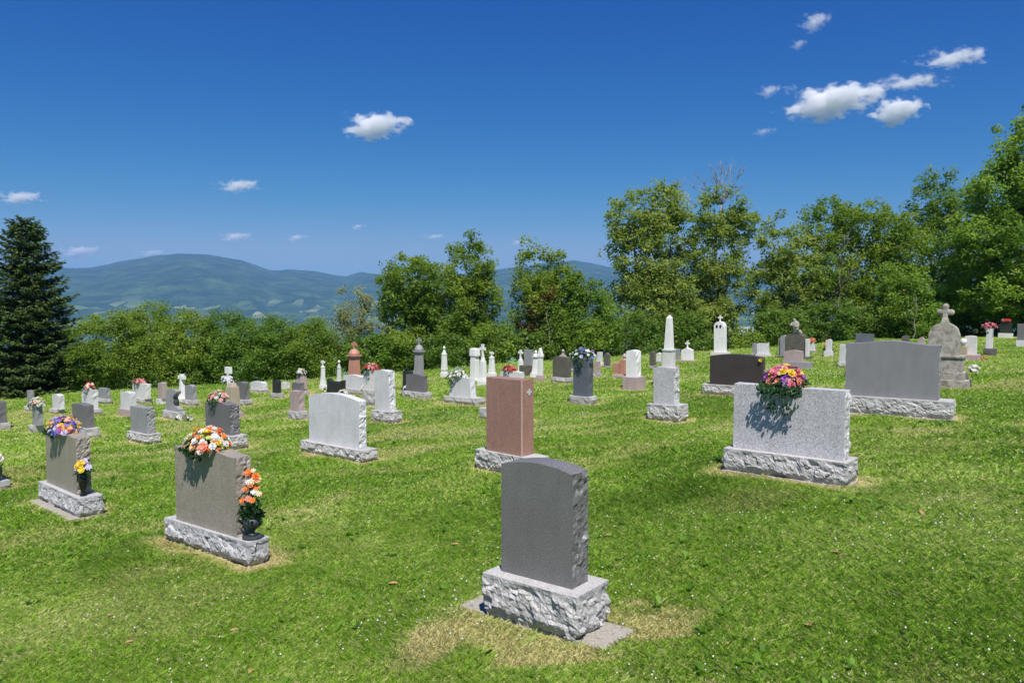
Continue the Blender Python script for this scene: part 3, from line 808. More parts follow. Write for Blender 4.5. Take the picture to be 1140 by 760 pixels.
def headstone(i, die, base, kind, rise, label, fine=False, rough=True, smooth_base=False, slab=None, seed=None):
    o, v = place(i, label); sd_ = seed or (sum(ord(c) for c in i)*7+len(i))
    W, D, Hb, ox, Wd, T, Hd = v[4:]
    z = 0
    if base:
        if smooth_base:
            me = mesh_of(lambda bm: bbox(bm, W, D, Hb+.12, 0, 0, -.12, .008), 'base')
            link('base', me, o, stone(base))
        else: link('base', base_mesh(W, D, Hb, sd_, fine, amp=.028 if fine else .028), o, rockm(base))
        z = Hb+.002
    else: z = -.05; Hd += .05
    tm = tablet_mesh(Wd, T, Hd-(rise if i[0] == 'L' and kind not in ('flat', 'slant', 'taper') else 0), kind, rise, sd_+1, fine, rough)
    t = link('tablet', tm, o, stone(die)); t.location = (ox, 0, z)
    if slab:
        w, d, x, y = slab
        me = mesh_of(lambda bm: bbox(bm, w, d, .12, x, y, -.10, .012), 'foundation')
        link('foundation', me, o, granite('old_concrete', (.36, .33, .28), light=1.2, dark=.7, speck=60, stain=.5, staincol=(.16, .13, .09), rough=.95))
    return o, v

# ------------------------------------------------------------------ trees and hedge
LM = {
 'hedge': leafmat('leaves_hedge', [(0, (0.091, 0.163, 0.023)), (.5, (0.182, 0.267, 0.042)), (1, (0.351, 0.403, 0.091))]),
 'hedge2': leafmat('leaves_hedge_green', [(0, (0.072, 0.150, 0.023)), (.5, (0.150, 0.247, 0.042)), (1, (0.286, 0.364, 0.081))]),
 'mid': leafmat('leaves_mid', [(0, (0.077, 0.147, 0.022)), (.5, (0.160, 0.242, 0.035)), (1, (0.307, 0.354, 0.066))]),
 'olive': leafmat('leaves_olive', [(0, (0.097, 0.144, 0.036)), (.5, (0.205, 0.274, 0.063)), (1, (0.428, 0.446, 0.154))]),
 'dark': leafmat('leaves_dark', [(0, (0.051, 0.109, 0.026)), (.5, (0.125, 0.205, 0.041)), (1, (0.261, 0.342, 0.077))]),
 'maple': leafmat('leaves_maple', [(0, (0.073, 0.144, 0.026)), (.5, (0.179, 0.280, 0.044)), (1, (0.371, 0.464, 0.091))]),
 'grey': leafmat('leaves_greyish', [(0, (0.132, 0.153, 0.070)), (.5, (0.278, 0.290, 0.143)), (1, (0.556, 0.531, 0.289))]),
 'rust': leafmat('leaves_rust', [(0, (.07, .045, .022)), (.5, (.13, .08, .04)), (1, (.17, .12, .06))]),
}
spruce('tall dark spruce at the left edge of the lawn', 33, 33.0,
       [(243, 2), (250, 13), (262, 20), (275, 25), (300, 34), (325, 41), (350, 48), (375, 54), (400, 59), (425, 63), (448, 62)], 5)
G1 = 'bushes of the hedge along the left lawn edge'
hedge_specs = [
 ('yellow green bush right beside the spruce', 112, 33.5, [(118, 392, 38, 44), (104, 415, 26, 32)], 'hedge'),
 ('tallest yellow green bush of the left hedge', 168, 34.5, [(165, 376, 34, 38), (170, 405, 40, 36)], 'hedge'),
 ('yellow green bush behind the white cross', 212, 33.8, [(212, 382, 34, 36), (210, 408, 36, 32)], 'hedge'),
 ('green rounded bush of the hedge behind the black round-topped gravestone', 262, 34.0, [(258, 380, 36, 34), (264, 405, 40, 30)], 'hedge2'),
 ('bright green bush of the hedge, left of the slender white column', 312, 34.2, [(308, 384, 32, 30), (316, 402, 34, 28)], 'hedge2'),
 ('lower pale green bush behind the slender white column', 352, 34.0, [(350, 386, 30, 30), (352, 405, 30, 24)], 'hedge'),
]
for k, (lab, px, Y, lobes, mt) in enumerate(hedge_specs):
    tree(lab, px, Y, lobes, LM[mt], leaf=.052, seed=40+k, dens=1.35, clump=.40, trunk_r=.05, name='bush', cat='bush', group=G1, stems=3, per=84, limbs=16)
G2 = 'trees beyond the back of the lawn'
def T(*a, **k): return tree(*a, group=G2, **k)
T('thin grey-green tree with dead twigs in its top, left of the big round trees', 396, 36, [(395, 345, 20, 30), (396, 385, 34, 34)], LM['grey'], leaf=.055, seed=61, dens=.8, gap=.15, clump=.36, trunk_r=.07)
T('big round green tree behind the domed grey column', 470, 38, [(464, 318, 38, 38), (450, 352, 30, 42), (488, 345, 40, 46), (470, 385, 46, 34)], LM['mid'], seed=62, dens=1.0, trunk_r=.14, gap=.12)
T('taller green tree leaning right beside the big round one', 520, 39, [(522, 300, 27, 34), (535, 330, 22, 32), (512, 350, 34, 40), (525, 385, 36, 32)], LM['mid'], seed=63, dens=1.0, trunk_r=.12, gap=.13)
T('green tree with a rust brown patch in its crown', 608, 38.5, [(600, 305, 26, 36), (628, 325, 28, 34), (602, 345, 40, 38), (618, 378, 44, 34)], LM['mid'], seed=64, dens=1.0, trunk_r=.09, stems=2, gap=.1)
T('small rust brown leaved tree inside the green one', 592, 37.4, [(594, 362, 14, 26), (607, 330, 10, 13)], LM['rust'], seed=65, dens=.5, leaf=.06, clump=.32, trunk_r=.05)
T('light green bushy tree left of the tall olive pair', 655, 38, [(655, 345, 28, 30), (650, 372, 34, 28)], LM['hedge2'], seed=66, dens=1.0, trunk_r=.08, gap=.1)
T('tall olive green tree with ragged top, left of the pair', 722, 42, [(702, 240, 27, 36), (742, 232, 22, 30), (715, 290, 38, 44), (740, 270, 32, 46), (718, 345, 46, 44), (745, 350, 40, 50)], LM['olive'], leaf=.085, seed=67, dens=.9, trunk_r=.17, gap=.15, clump=.48, stems=2)
T('tall olive green tree with bare grey twigs above it, right of the pair', 800, 43, [(800, 240, 27, 30), (828, 245, 18, 18), (798, 280, 34, 44), (806, 325, 27, 42), (792, 365, 34, 36)], LM['olive'], leaf=.085, seed=68, dens=.9, trunk_r=.17, gap=.14, clump=.48)
T('dark leafy tree filling the gap between the tall pair', 762, 44, [(764, 330, 28, 56), (762, 368, 34, 34)], LM['dark'], leaf=.085, seed=69, dens=.9, trunk_r=.12, clump=.48)
T('loose green tree at the left of the right-hand wood', 875, 43, [(868, 275, 28, 36), (858, 315, 24, 36), (885, 320, 34, 44), (875, 360, 38, 32)], LM['olive'], leaf=.085, seed=70, dens=.8, trunk_r=.14, gap=.14, clump=.48)
T('tall green tree behind the statue', 920, 45, [(922, 255, 28, 34), (915, 300, 38, 44), (925, 345, 44, 44)], LM['mid'], leaf=.085, seed=71, dens=.95, trunk_r=.15, gap=.10, clump=.5)
T('broad green tree behind the very wide grey gravestone', 978, 45, [(972, 258, 38, 34), (1004, 282, 38, 44), (968, 320, 44, 44), (985, 350, 44, 34)], LM['mid'], leaf=.085, seed=72, dens=.95, trunk_r=.15, gap=.08, clump=.5)
T('blue green tall tree left of the great maple', 1045, 49, [(1042, 228, 30, 36), (1060, 262, 38, 44), (1035, 290, 44, 50), (1050, 335, 50, 44)], LM['dark'], leaf=.09, seed=73, dens=.8, trunk_r=.17, gap=.12, clump=.55)
T('bright green young tree behind the weathered cross monument', 1010, 40, [(1008, 330, 30, 34), (1015, 355, 32, 26)], LM['hedge2'], leaf=.075, seed=74, dens=.9, trunk_r=.05)
T('great dark maple at the right edge', 1150, 41, [(1165, 165, 46, 60), (1128, 215, 46, 42), (1185, 220, 60, 60), (1105, 272, 52, 36), (1160, 280, 60, 44), (1118, 322, 56, 34), (1180, 330, 60, 40)], LM['maple'], leaf=.095, seed=75, dens=1.0, trunk_r=.28, clump=.55, per=70)
G3 = 'low bushes under the trees at the back of the lawn'
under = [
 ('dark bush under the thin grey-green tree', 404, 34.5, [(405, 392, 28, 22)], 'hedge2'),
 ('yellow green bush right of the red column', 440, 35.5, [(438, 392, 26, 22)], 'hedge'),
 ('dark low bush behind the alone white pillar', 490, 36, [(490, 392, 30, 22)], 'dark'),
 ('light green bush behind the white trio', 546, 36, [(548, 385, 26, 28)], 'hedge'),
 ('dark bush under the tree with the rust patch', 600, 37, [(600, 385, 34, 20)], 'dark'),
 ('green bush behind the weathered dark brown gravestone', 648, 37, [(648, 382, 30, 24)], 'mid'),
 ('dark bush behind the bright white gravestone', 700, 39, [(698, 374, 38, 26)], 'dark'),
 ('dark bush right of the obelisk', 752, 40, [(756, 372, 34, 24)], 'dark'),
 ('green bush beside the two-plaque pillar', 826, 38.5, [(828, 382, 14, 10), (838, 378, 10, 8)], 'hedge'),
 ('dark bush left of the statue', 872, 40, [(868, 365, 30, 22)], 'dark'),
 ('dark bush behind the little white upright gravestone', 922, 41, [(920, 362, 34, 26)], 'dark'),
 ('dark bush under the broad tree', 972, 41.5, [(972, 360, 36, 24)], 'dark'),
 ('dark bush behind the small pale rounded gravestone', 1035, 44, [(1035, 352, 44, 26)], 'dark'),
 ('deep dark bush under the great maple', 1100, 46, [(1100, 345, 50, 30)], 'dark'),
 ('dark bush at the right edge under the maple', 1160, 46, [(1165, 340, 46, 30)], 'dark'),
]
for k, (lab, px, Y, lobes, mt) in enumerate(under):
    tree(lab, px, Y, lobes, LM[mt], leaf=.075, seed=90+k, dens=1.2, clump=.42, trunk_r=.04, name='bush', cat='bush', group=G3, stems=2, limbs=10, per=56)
bare_branches('leafless pale grey tree top rising behind the tall olive pair', 803, 46, 228, [(776, 194), (790, 182), (802, 179), (814, 182), (826, 192), (832, 206), (768, 206), (808, 190), (797, 188)], 3, thick=.085)
bare_branches('leafless grey tree between the tall olive pair', 752, 46, 240, [(746, 208), (756, 204), (764, 210), (770, 220)], 4, thick=.07)
bare_branches('dead pale tree leaning inside the right-hand wood', 925, 43.8, 330, [(940, 262), (948, 280), (955, 295), (918, 270), (960, 305)], 6, thick=.05)
# slim pale saplings standing at the lawn edge
for px, Y, top, lab, sd_ in ((613, 36.6, 345, 'slim pale trunk at the lawn edge behind the gabled white monument', 3), (1017, 38.5, 330, 'slim pale trunk behind the very wide grey gravestone', 5), (936, 40, 300, 'slim pale trunk right of the little shrub at the back', 7)):
    rnd = random.Random(sd_); b = at(px, 380, Y); z0 = float(ground_h(np.array([b.x]), np.array([Y]))[0])
    tpz = at(px, top, Y).z
    bm = bmesh.new(); pts = limb_path(Vector((0, 0, -.2)), Vector((rnd.uniform(-.3, .3), 0, tpz-z0)), rnd, .03, 8); tube(bm, pts, [.036-.0035*k for k in range(9)], 7)
    for k in range(9):
        i = rnd.randint(2, 7); e = pts[i]+Vector((rnd.uniform(-.6, .6), rnd.uniform(-.4, .4), rnd.uniform(.2, .8)))
        tube(bm, limb_path(pts[i], e, rnd, .08, 4), [.010, .008, .006, .005, .004], 4)
    o = link('sapling', bm_mesh(bm, 'sapling', True), None, simple('pale_bark', (.22, .20, .17), .9)); o.location = (b.x, Y, z0); tag(o, lab, 'sapling')

# far wood below the slope: reads as one mass
def far_wood():
    rng = np.random.RandomState(3)
    n_ = 2600
    x = rng.uniform(-260, 260, n_); y = rng.uniform(70, 420, n_)
    keep = np.abs(x) < y*.9; x = x[keep]; y = y[keep]
    z = ground_h(x, y)
    C = np.stack([x, y, z+2.6], 1)
    V, F, tn = leaf_quads(C, rng.uniform(2.2, 4.2, len(x)), 46, .55, rng, flat=.8)
    o = link('far_wood', np_mesh('far_wood', V, F, tone=tn), None, LM['mid'], 'stuff')
far_wood()

# small white house beyond the trees, seen through a gap
def house():
    p = at(828, 369, 120.); o = thing('distant_house', 'tiny white house with pale roof glimpsed through the gap in the trees', 'house', (p.x, p.y, p.z-4.2), R(20))
    wm = simple('white_clapboard', (.55, .56, .58), .7); rm = simple('pale_roof', (.25, .30, .38), .6)
    link('wall', mesh_of(lambda bm: bbox(bm, 6, 5, 3.4, 0, 0, 0, .02), 'wall'), o, wm)
    link('roof', mesh_of(lambda bm: bbox(bm, 6.6, 5.6, 1.5, 0, 0, 0, .02, (1, .04)), 'roof'), o, rm).location.z = 3.401
    for x in (-1.6, 1.4): link('window', mesh_of(lambda bm: bbox(bm, .8, .06, 1.1, 0, 0, 0, .01), 'window'), o, simple('dark_glass', (.03, .04, .06), .1)).location = (x, -2.52, 1.4)
house()

# clouds
CL = [(376, 454, 124, 160, 4600, .035, 'white puff of cloud left of the picture middle, brightest on that side'),
 (866, 976, 93, 139, 5000, .035, 'largest white cloud at the upper right'),
 (966, 1030, 107, 144, 5100, .04, 'compact white cloud touching the right end of the largest one'),
 (1014, 1106, 54, 80, 4800, .018, 'thin streaky cloud highest at the far right'),
 (962, 1062, 84, 103, 4900, .016, 'thin long cloud below the highest streaky one'),
 (838, 874, 92, 112, 5000, .014, 'faint wisp left of the largest cloud'),
 (884, 930, 10, 40, 4300, .016, 'small ragged cloud near the top of the sky'),
 (876, 902, 42, 58, 4400, .015, 'tiny wisp just under the ragged one near the top'),
 (232, 294, 199, 218, 7500, .018, 'flat little cloud high above the mountain'),
 (236, 284, 257, 273, 13000, .010, 'flat little cloud just above the mountain'),
 (314, 344, 259, 272, 13000, .010, 'small round cloud right of the mountain top'),
 (-12, 52, 212, 231, 8500, .018, 'white cloud cut by the left edge of the sky'),
 (56, 116, 272, 291, 15000, .011, 'faint low cloud right of the spruce tip'),
 (466, 500, 260, 268, 14000, .010, 'small flat cloud above the big round tree'),
 (386, 408, 248, 258, 13000, .010, 'tiny faint cloud between the mountain and the round trees'),
 (562, 594, 266, 275, 14000, .010, 'small faint cloud above the tree with the rust patch'),
 (832, 866, 141, 154, 5600, .008, 'very faint wisp above the tall olive pair'),
 (146, 190, 277, 288, 15000, .008, 'barely visible low cloud above the left of the mountain'),
]
for k, (a, b, c, d, dist, dens, lab) in enumerate(CL):
    cloud(a, b, c, d, dist, dens, lab, seed=k)


# ------------------------------------------------------------------ the gravestones
headstone('near', 'N', 'W', 'oval', .043, 'dark grey gravestone with gently arched top on thick pale rock-faced base, nearest of all', True, slab=(1.24, .40, -.02, .02))
headstone('brown', 'B', 'L', 'serp', .05, 'brown gravestone carrying the orange and white bouquet, urn standing on its long base', True)
headstone('brown2', 'B', 'L', 'serp', .05, 'brown gravestone carrying the purple and blue bouquet, black vase on its base', True, slab=(1.60, .46, -.02, -.06))
headstone('right', 'S', 'W', 'flat', 0, 'wide speckled light grey gravestone under the trailing pink and purple bouquet', True, slab=(1.45, .42, 0, -.025))
headstone('white', 'L', 'W', 'oval', .085, 'wide pale grey gravestone with curved top and rough side, nothing on it', True)
o, v = headstone('pink', 'P', 'W', 'flat', 0, 'tall reddish brown gravestone with smooth sides and small white emblem', True, rough=False)
headstone('grey', 'U', 'W', 'serp', .055, 'very wide plain grey gravestone with low crown, right side of the lawn', True, slab=(1.84, .48, 0, -.03))
# white emblem carved on the right side of the red-brown stone, the highlight of its bevelled front edge painted as a paler strip
def emblem(bm):
    for k in range(4):
        a = math.pi/2*k
        bbox(bm, .006, .034, .03, 0, .030*math.cos(a), .030*math.sin(a)-.015, .002)
    bbox(bm, .007, .03, .05, 0, 0, -.025, .002)
e = link('emblem', mesh_of(emblem, 'emblem'), o, simple('white_enamel', (.50, .49, .50), .5))
e.location = (v[7]+v[8]/2+.003, .03, v[6]+v[10]-.17)
e = link('edge_bevel', mesh_of(lambda bm: bbox(bm, .016, .022, v[10]-.004, 0, 0, 0, .003), 'edge_bevel'), o, granite('stone_pinkedge', (.58, .36, .30), light=1.2, dark=.8))
e.location = (v[7]+v[8]/2-.006, -v[9]/2+.006, v[6]+.004)

HS = [
 ('L1', 'D', 'W', 'flat', 0, 'grey gravestone cut off by the left frame edge, pale rough base'),
 ('L2', 'B', 'W', 'flat', 0, 'gravestone mostly beyond the left edge, small flower vase on its base end'),
 ('L3', 'G', 'W', 'flat', 0, 'narrow grey gravestone in the spruce shade, behind the white and pink bouquet'),
 ('L4', 'G', 'W', 'flat', 0, 'narrow grey gravestone with white and pink bouquet on its top, before the spruce'),
 ('L5', 'L', 'W', 'oval', .04, 'pale gravestone with rounded top against the dark spruce'),
 ('L6', 'D', 'W', 'oval', .03, 'dark charcoal gravestone just behind the purple and blue bouquet'),
 ('L7', 'L', 'W', 'flat', 0, 'pale gravestone topped with red and white flowers and dry leaves'),
 ('L8', 'G', 'W', 'flat', 0, 'small grey gravestone on wide pale base beside the hedge, left'),
 ('L9', 'L', 'Q', 'oval', .03, 'pale grey gravestone with tall smooth base, behind the square violet grey one'),
 ('L10', 'W', 'W', 'flat', 0, 'white gravestone under the row of salmon coloured flowers'),
 ('L11', 'G', 'W', 'flat', 0, 'square violet grey gravestone with rough dark side, left middle lawn'),
 ('L12', 'Q', 'L', 'oval', .03, 'narrow pinkish gravestone near the hedge, left of the white cross'),
 ('L15', 'G', 'W', 'oval', .05, 'blue grey gravestone with arched top just right of the white cross'),
 ('L16', 'D', 'W', 'serp', .05, 'dark grey gravestone with pink and white bouquet, behind the orange bouquet'),
 ('L19', 'D', 'W', 'serp', .04, 'dark grey gravestone with curved top and pale base near the hedge'),
 ('L20', 'L', 'W', 'should', .03, 'low wide light grey gravestone at the hedge'),
 ('L21', 'K', 'W', 'round', .07, 'slim black gravestone with round top on white base at the hedge'),
 ('L23', 'D', 'W', 'flat', 0, 'small dark grey gravestone half hidden behind the rosy one'),
 ('L24', 'Q', 'W', 'flat', 0, 'rosy gravestone with rough side left of the wide pale curved one'),
 ('L28', 'K', 'D', 'saddle', .08, 'glossy black gravestone with dipped top, white flowers at both ends'),
 ('L30', 'L', 'W', 'oval', .04, 'low light grey gravestone beside the foot of the red column'),
 ('L31', 'W', 'W', 'flat', 0, 'white gravestone with red flowers, half behind the taller white one'),
 ('L32', 'L', 'W', 'oval', .03, 'tall white gravestone with rough right side and crumbly base, middle lawn'),
 ('L34', 'K', 'D', 'round', .05, 'black gravestone peeping out behind the slate grey curved one'),
 ('L35', 'D', 'W', 'serp', .04, 'slate grey gravestone with curved top in front of the domed grey column'),
 ('L37', 'L', 'W', 'slant', 0, 'light grey gravestone with slanting sides and white flowers with green leaves'),
 ('L41', 'W', 'W', 'oval', .03, 'white low gravestone with bright red flowers behind the red-brown one'),
 ('L46', 'V', 'W', 'should', .03, 'weathered dark brown gravestone with a small pale finial on top'),
 ('L47', 'H', 'W', 'flat', 0, 'narrow blue grey gravestone under the blue and white bouquet'),
 ('L48', 'H', 'W', 'flat', 0, 'small dark gravestone peeping out left of the blue and white bouquet stone'),
 ('L49', 'Q', 'L', 'flat', 0, 'narrow pale gravestone just right of the blue and white bouquet stone'),
 ('L50', 'L', 'L', 'flat', 0, 'small white gravestone at the back, left of a dark pointed one'),
 ('L51', 'V', 'W', 'gothic', .09, 'small dark pointed gravestone on a white base at the back'),
 ('L53', 'Y', 'Q', 'oval', .04, 'bright white gravestone on tall smooth block base, right of centre'),
 ('L54', 'V', 'W', 'gothic', .08, 'brown pointed gravestone at the back, left of the obelisk'),
 ('L55', 'W', 'W', 'round', .05, 'tiny white rounded gravestone beside the obelisk'),
 ('L57', 'S', 'W', 'oval', .02, 'light grey gravestone on big rough base in front of the obelisk'),
 ('L58', 'G', 'W', 'flat', 0, 'small grey gravestone at the back, right of the obelisk'),
 ('L62', 'R', 'W', 'oval', .06, 'wide dark brown polished gravestone on pale rough base'),
 ('L63', 'L', 'L', 'flat', 0, 'light grey squarish gravestone right behind the wide dark brown one'),
 ('L63b', 'G', 'L', 'flat', 0, 'grey narrow gravestone touching the left of a light squarish one'),
 ('L64', 'T', 'L', 'flat', 0, 'small tan gravestone left of the statue'),
 ('L66', 'Q', 'G', 'oval', .04, 'pink gravestone just behind the trailing pink and purple bouquet'),
 ('L67', 'L', 'W', 'flat', 0, 'small pale gravestone with orange flowers at the back right'),
 ('L68', 'L', 'L', 'oval', .03, 'white upright gravestone with block base by a small shrub'),
 ('L69', 'L', 'W', 'flat', 0, 'white gravestone peeping out left of the very wide grey one'),
 ('L70', 'H', 'D', 'flat', 0, 'blue black polished slab behind the crown of the very wide grey gravestone'),
 ('L72', 'V', 'D', 'round', .08, 'dark rounded little gravestone at the back near the pale sapling'),
 ('L73', 'Q', None, 'oval', .08, 'small pale rounded gravestone left of the weathered cross monument'),
 ('L75', 'V', 'V', 'round', .08, 'mossy dark upright gravestone right behind the weathered cross monument'),
 ('L77', 'W', 'D', 'flat', 0, 'slim white pillar gravestone carrying a pink flower ball, far right'),
 ('L78', 'K', 'W', 'slant', 0, 'black gravestone with red flowers on white base, furthest right back'),
 ('L79', 'D', 'L', 'flat', 0, 'grey gravestone at the right edge of the photo'),
 ('L80', 'L', 'W', 'flat', 0, 'pale gravestone hidden behind the red-brown one, only its rough base end showing'),
 ('L22', 'L', None, 'flat', 0, 'small low white block marker at the hedge'),
 ('L43', 'G', None, 'flat', 0, 'tall plain dark grey slab in the group of white monuments'),
 ('L43b', 'V', None, 'flat', 0, 'squat dark mossy block below the tall grey slab'),
]
for i, d, b, k, r, lab in HS:
    headstone(i, d, b, k, r, lab, fine=(i in ('L57', 'L62', 'L11', 'L16', 'L32')), smooth_base=(i in ('L9', 'L53', 'L63', 'L68', 'L50', 'L12', 'L78', 'L79', 'L66')), rough=i not in ('L21', 'L28', 'L12', 'L34', 'L70'))
# small pale finial on the dark brown stone
o = ROOT['L46']; v = ROWS['L46']
def fin(bm):
    bbox(bm, .20, .12, .05, .03, 0, 0, .01, (.8, .9)); bbox(bm, .09, .07, .09, .03, 0, .045, .01, (.5, .6)); lathe(bm, [(.02, 0), (.045, .03), (.05, .06), (.02, .09), (.005, .10)], .03, 0, .125, 10)
e = link('finial', mesh_of(fin, 'finial'), o, stone('Q')); e.location = (v[7], 0, v[6]+v[10]-.002)

# scooped stone with a little vase in the scoop
o, v = place('L13', 'grey gravestone scooped out at its right, left of the white cross')
link('base', base_mesh(v[4], v[5], v[6], 13, False), o, rockm('W'))
def scoop(bm):
    W, T, H = v[8]*1.15, v[9], v[10]
    P = [(-.5*W, 0), (.5*W, 0), (.5*W, .12*H), (.42*W, .20*H), (.22*W, .26*H), (.10*W, .40*H), (.08*W, .58*H), (.16*W, .74*H), (.34*W, .84*H), (.36*W, .92*H), (.2*W, .985*H), (-.05*W, 1.0*H), (-.28*W, .98*H), (-.46*W, .86*H), (-.5*W, .7*H)]
    f = bm.faces.new([bm.verts.new((x, -T/2, z)) for x, z in P])
    r = bmesh.ops.extrude_face_region(bm, geom=[f])
    for e_ in r['geom']:
        if isinstance(e_, bmesh.types.BMVert): e_.co.y += T
link('tablet', mesh_of(scoop, 'tablet'), o, stone('G')).location = (v[7], 0, v[6]+.002)

def column_thing(i, label, steps, mat, cat='monument', name='monument', cap=None, cross=None, basemat=None):
    """steps: (part name, width factor, top factor, height) stacked from the ground"""
    o, v = place(i, label, name, cat); b, s, Hb, Hd = square(v)
    z = -.1; bm_ = stone(basemat or mat)
    link('base', mesh_of(lambda bm: bbox(bm, b, b, Hb*.6+.1, 0, 0, -.1, .01), 'base'), o, bm_)
    link('plinth', mesh_of(lambda bm: bbox(bm, b*.8, b*.8, Hb*.4, 0, 0, 0, .01, (.9, .9)), 'plinth'), o, bm_).location.z = Hb*.6+.001
    return o, v, b, s, Hb, Hd

# white cross on a tapering stem
o, v = place('L14', 'white stone cross with flared stem near the hedge', 'stone_cross', 'cross')
link('base', mesh_of(lambda bm: bbox(bm, .42, .34, v[6]+.1, 0, 0, -.1), 'base'), o, stone('Y'))
def x14(bm):
    H = v[10]; bbox(bm, .20, .16, H*.62, 0, 0, 0, .012, (.6, .8))
    cross_bm(bm, .30, H*.40, .13, H*.60)
link('cross', mesh_of(x14, 'cross'), o, stone('Y')).location.z = v[6]+.001
o, v = place('L18', 'white cross on a post, behind the white flower ball', 'stone_cross', 'cross')
link('base', mesh_of(lambda bm: bbox(bm, .3, .26, v[6]+.1, 0, 0, -.1), 'base'), o, stone('W'))
def x18(bm):
    H = v[10]; bbox(bm, .10, .09, H*.80, 0, 0, 0, .008, (.9, .9)); bbox(bm, .30, .09, .22, 0, 0, H*.78, .01)
link('cross', mesh_of(x18, 'cross'), o, stone('Y')).location.z = v[6]+.001
# tan monument with flower ball
for i, lab in (('L17', 'tan stone pillar carrying the white flower ball, left'), ('L25', 'pale pinkish pillar carrying white flowers near the hedge')):
    o, v, b, s, Hb, Hd = column_thing(i, lab, None, 'Q')
    w = .34 if i == 'L17' else s*1.1
    def pil(bm): bbox(bm, w, w*.8, Hd*.85, 0, 0, 0, .012, (.82, .85)); bbox(bm, w*.7, w*.55, Hd*.15, 0, 0, Hd*.85, .02, (.6, .6))
    link('shaft', mesh_of(pil, 'shaft'), o, stone('Q' if i == 'L25' else 'T')).location.z = Hb+.001
# slender white column with cross
def slender(i, lab, mat, crossy=True, dome=False, fat=1.0, name='monument', cat='monument', capdark=None, fin='cross'):
    o, v, b, s, Hb, Hd = column_thing(i, lab, None, mat, cat, name)
    s *= fat
    ch = Hd*.20 if fin == 'cross' else Hd*.08
    def shaft(bm):
        bbox(bm, s*1.12, s*1.12, Hd*.10, 0, 0, 0, .012, (.92, .92)); bbox(bm, s, s, Hd*.56, 0, 0, Hd*.10, .012, (.80, .80))
        if not dome: bbox(bm, s*.92, s*.92, Hd*.04, 0, 0, Hd*.66, .008)
    link('shaft', mesh_of(shaft, 'shaft'), o, stone(mat)).location.z = Hb+.001
    def cap(bm):
        if dome: bbox(bm, s*1.22, s*1.22, Hd*.04, 0, 0, 0, .008); lathe(bm, [(s*.60, 0), (s*.62, Hd*.03), (s*.5, Hd*.09), (s*.3, Hd*.125), (s*.13, Hd*.14)], 0, 0, Hd*.042, 16)
        else: bbox(bm, s*.76, s*.76, Hd*.30-ch, 0, 0, 0, .006, (.18, .18))
    z0 = Hb+(Hd*.70 if not dome else Hd*.645)
    link('cap', mesh_of(cap, 'cap'), o, stone(capdark or mat)).location.z = z0+.001
    zc = z0+(Hd*.18 if dome else Hd*.30-ch)-.01
    def top(bm):
        if fin == 'cross': cross_bm(bm, max(.17, s*(.80 if dome else .7)), Hb+Hd-zc, .055, 0)
        else: lathe(bm, [(.02, 0), (.045, .03), (.05, .05), (.03, .09), (.004, .12)], 0, 0, 0, 10)
    link('finial' if fin != 'cross' else 'cross', mesh_of(top, 'cross'), o, stone(mat)).location.z = zc
    return o
slender('L26', 'slender white column with pointed cap and tiny cross', 'Y')
slender('L27', 'thin pale grey pointed pillar left of the red column', 'L', fin='knob')
slender('L29', 'tall red granite column with domed cap and cross', 'O', dome=True, fat=1.22)
slender('L33', 'tall grey column with domed cap and cross', 'G', dome=True, fat=1.15)
slender('L36', 'white tapering pillar on a wide pale base, alone on the grass', 'Y', fin='knob')
slender('L40', 'small white pointed monument with cross, rightmost of the white trio', 'Y')
slender('L44', 'white monument with a ball on its neck, left of the gabled one', 'Y', fin='knob', dome=True)
# tall white double pillar
o, v, b, s, Hb, Hd = column_thing('L38', 'tall white block monument with rounded knob head, leftmost of the white trio', None, 'Y')
def p38(bm):
    bbox(bm, s*.95, s*.9, Hd*.62, 0, 0, 0, .015, (.94, .94)); bbox(bm, s*.8, s*.8, Hd*.10, 0, 0, Hd*.62, .01); bbox(bm, s*1.22, s*1.0, Hd*.28, 0, 0, Hd*.72, .05, (.9, .9))
link('shaft', mesh_of(p38, 'shaft', False), o, stone('Y')).location.z = Hb+.001
# white cross monuments
for i, lab in (('L39', 'white monument with big round-armed cross, middle of the white trio'), ('L42', 'white stone cross behind the bright red flowers')):
    o, v, b, s, Hb, Hd = column_thing(i, lab, None, 'Y')
    link('shaft', mesh_of(lambda bm: (bbox(bm, s*.95, s*.9, Hd*.50, 0, 0, 0, .012, (.86, .9)), bbox(bm, s*.7, s*.6, Hd*.14, 0, 0, Hd*.5, .01, (.4, .5))), 'shaft'), o, stone('Y')).location.z = Hb+.001
    def xx(bm):
        cross_bm(bm, s*1.15, Hd*.40, .07, 0, flare=1.6)
    link('cross', mesh_of(xx, 'cross'), o, stone('Y')).location.z = Hb+Hd*.60
# gabled white monument
o, v, b, s, Hb, Hd = column_thing('L45', 'white gabled monument on a reddish base beside the mown gap', None, 'Y', basemat='Q')
def p45(bm):
    bbox(bm, s*.9, s*.9, Hd*.66, 0, 0, 0, .012, (.92, .92)); bbox(bm, s*1.1, s*1.0, Hd*.08, 0, 0, Hd*.66, .008); bbox(bm, s*.95, s*.9, Hd*.26, 0, 0, Hd*.74, .004, (.04, .9))
link('shaft', mesh_of(p45, 'shaft'), o, stone('Y')).location.z = Hb+.001
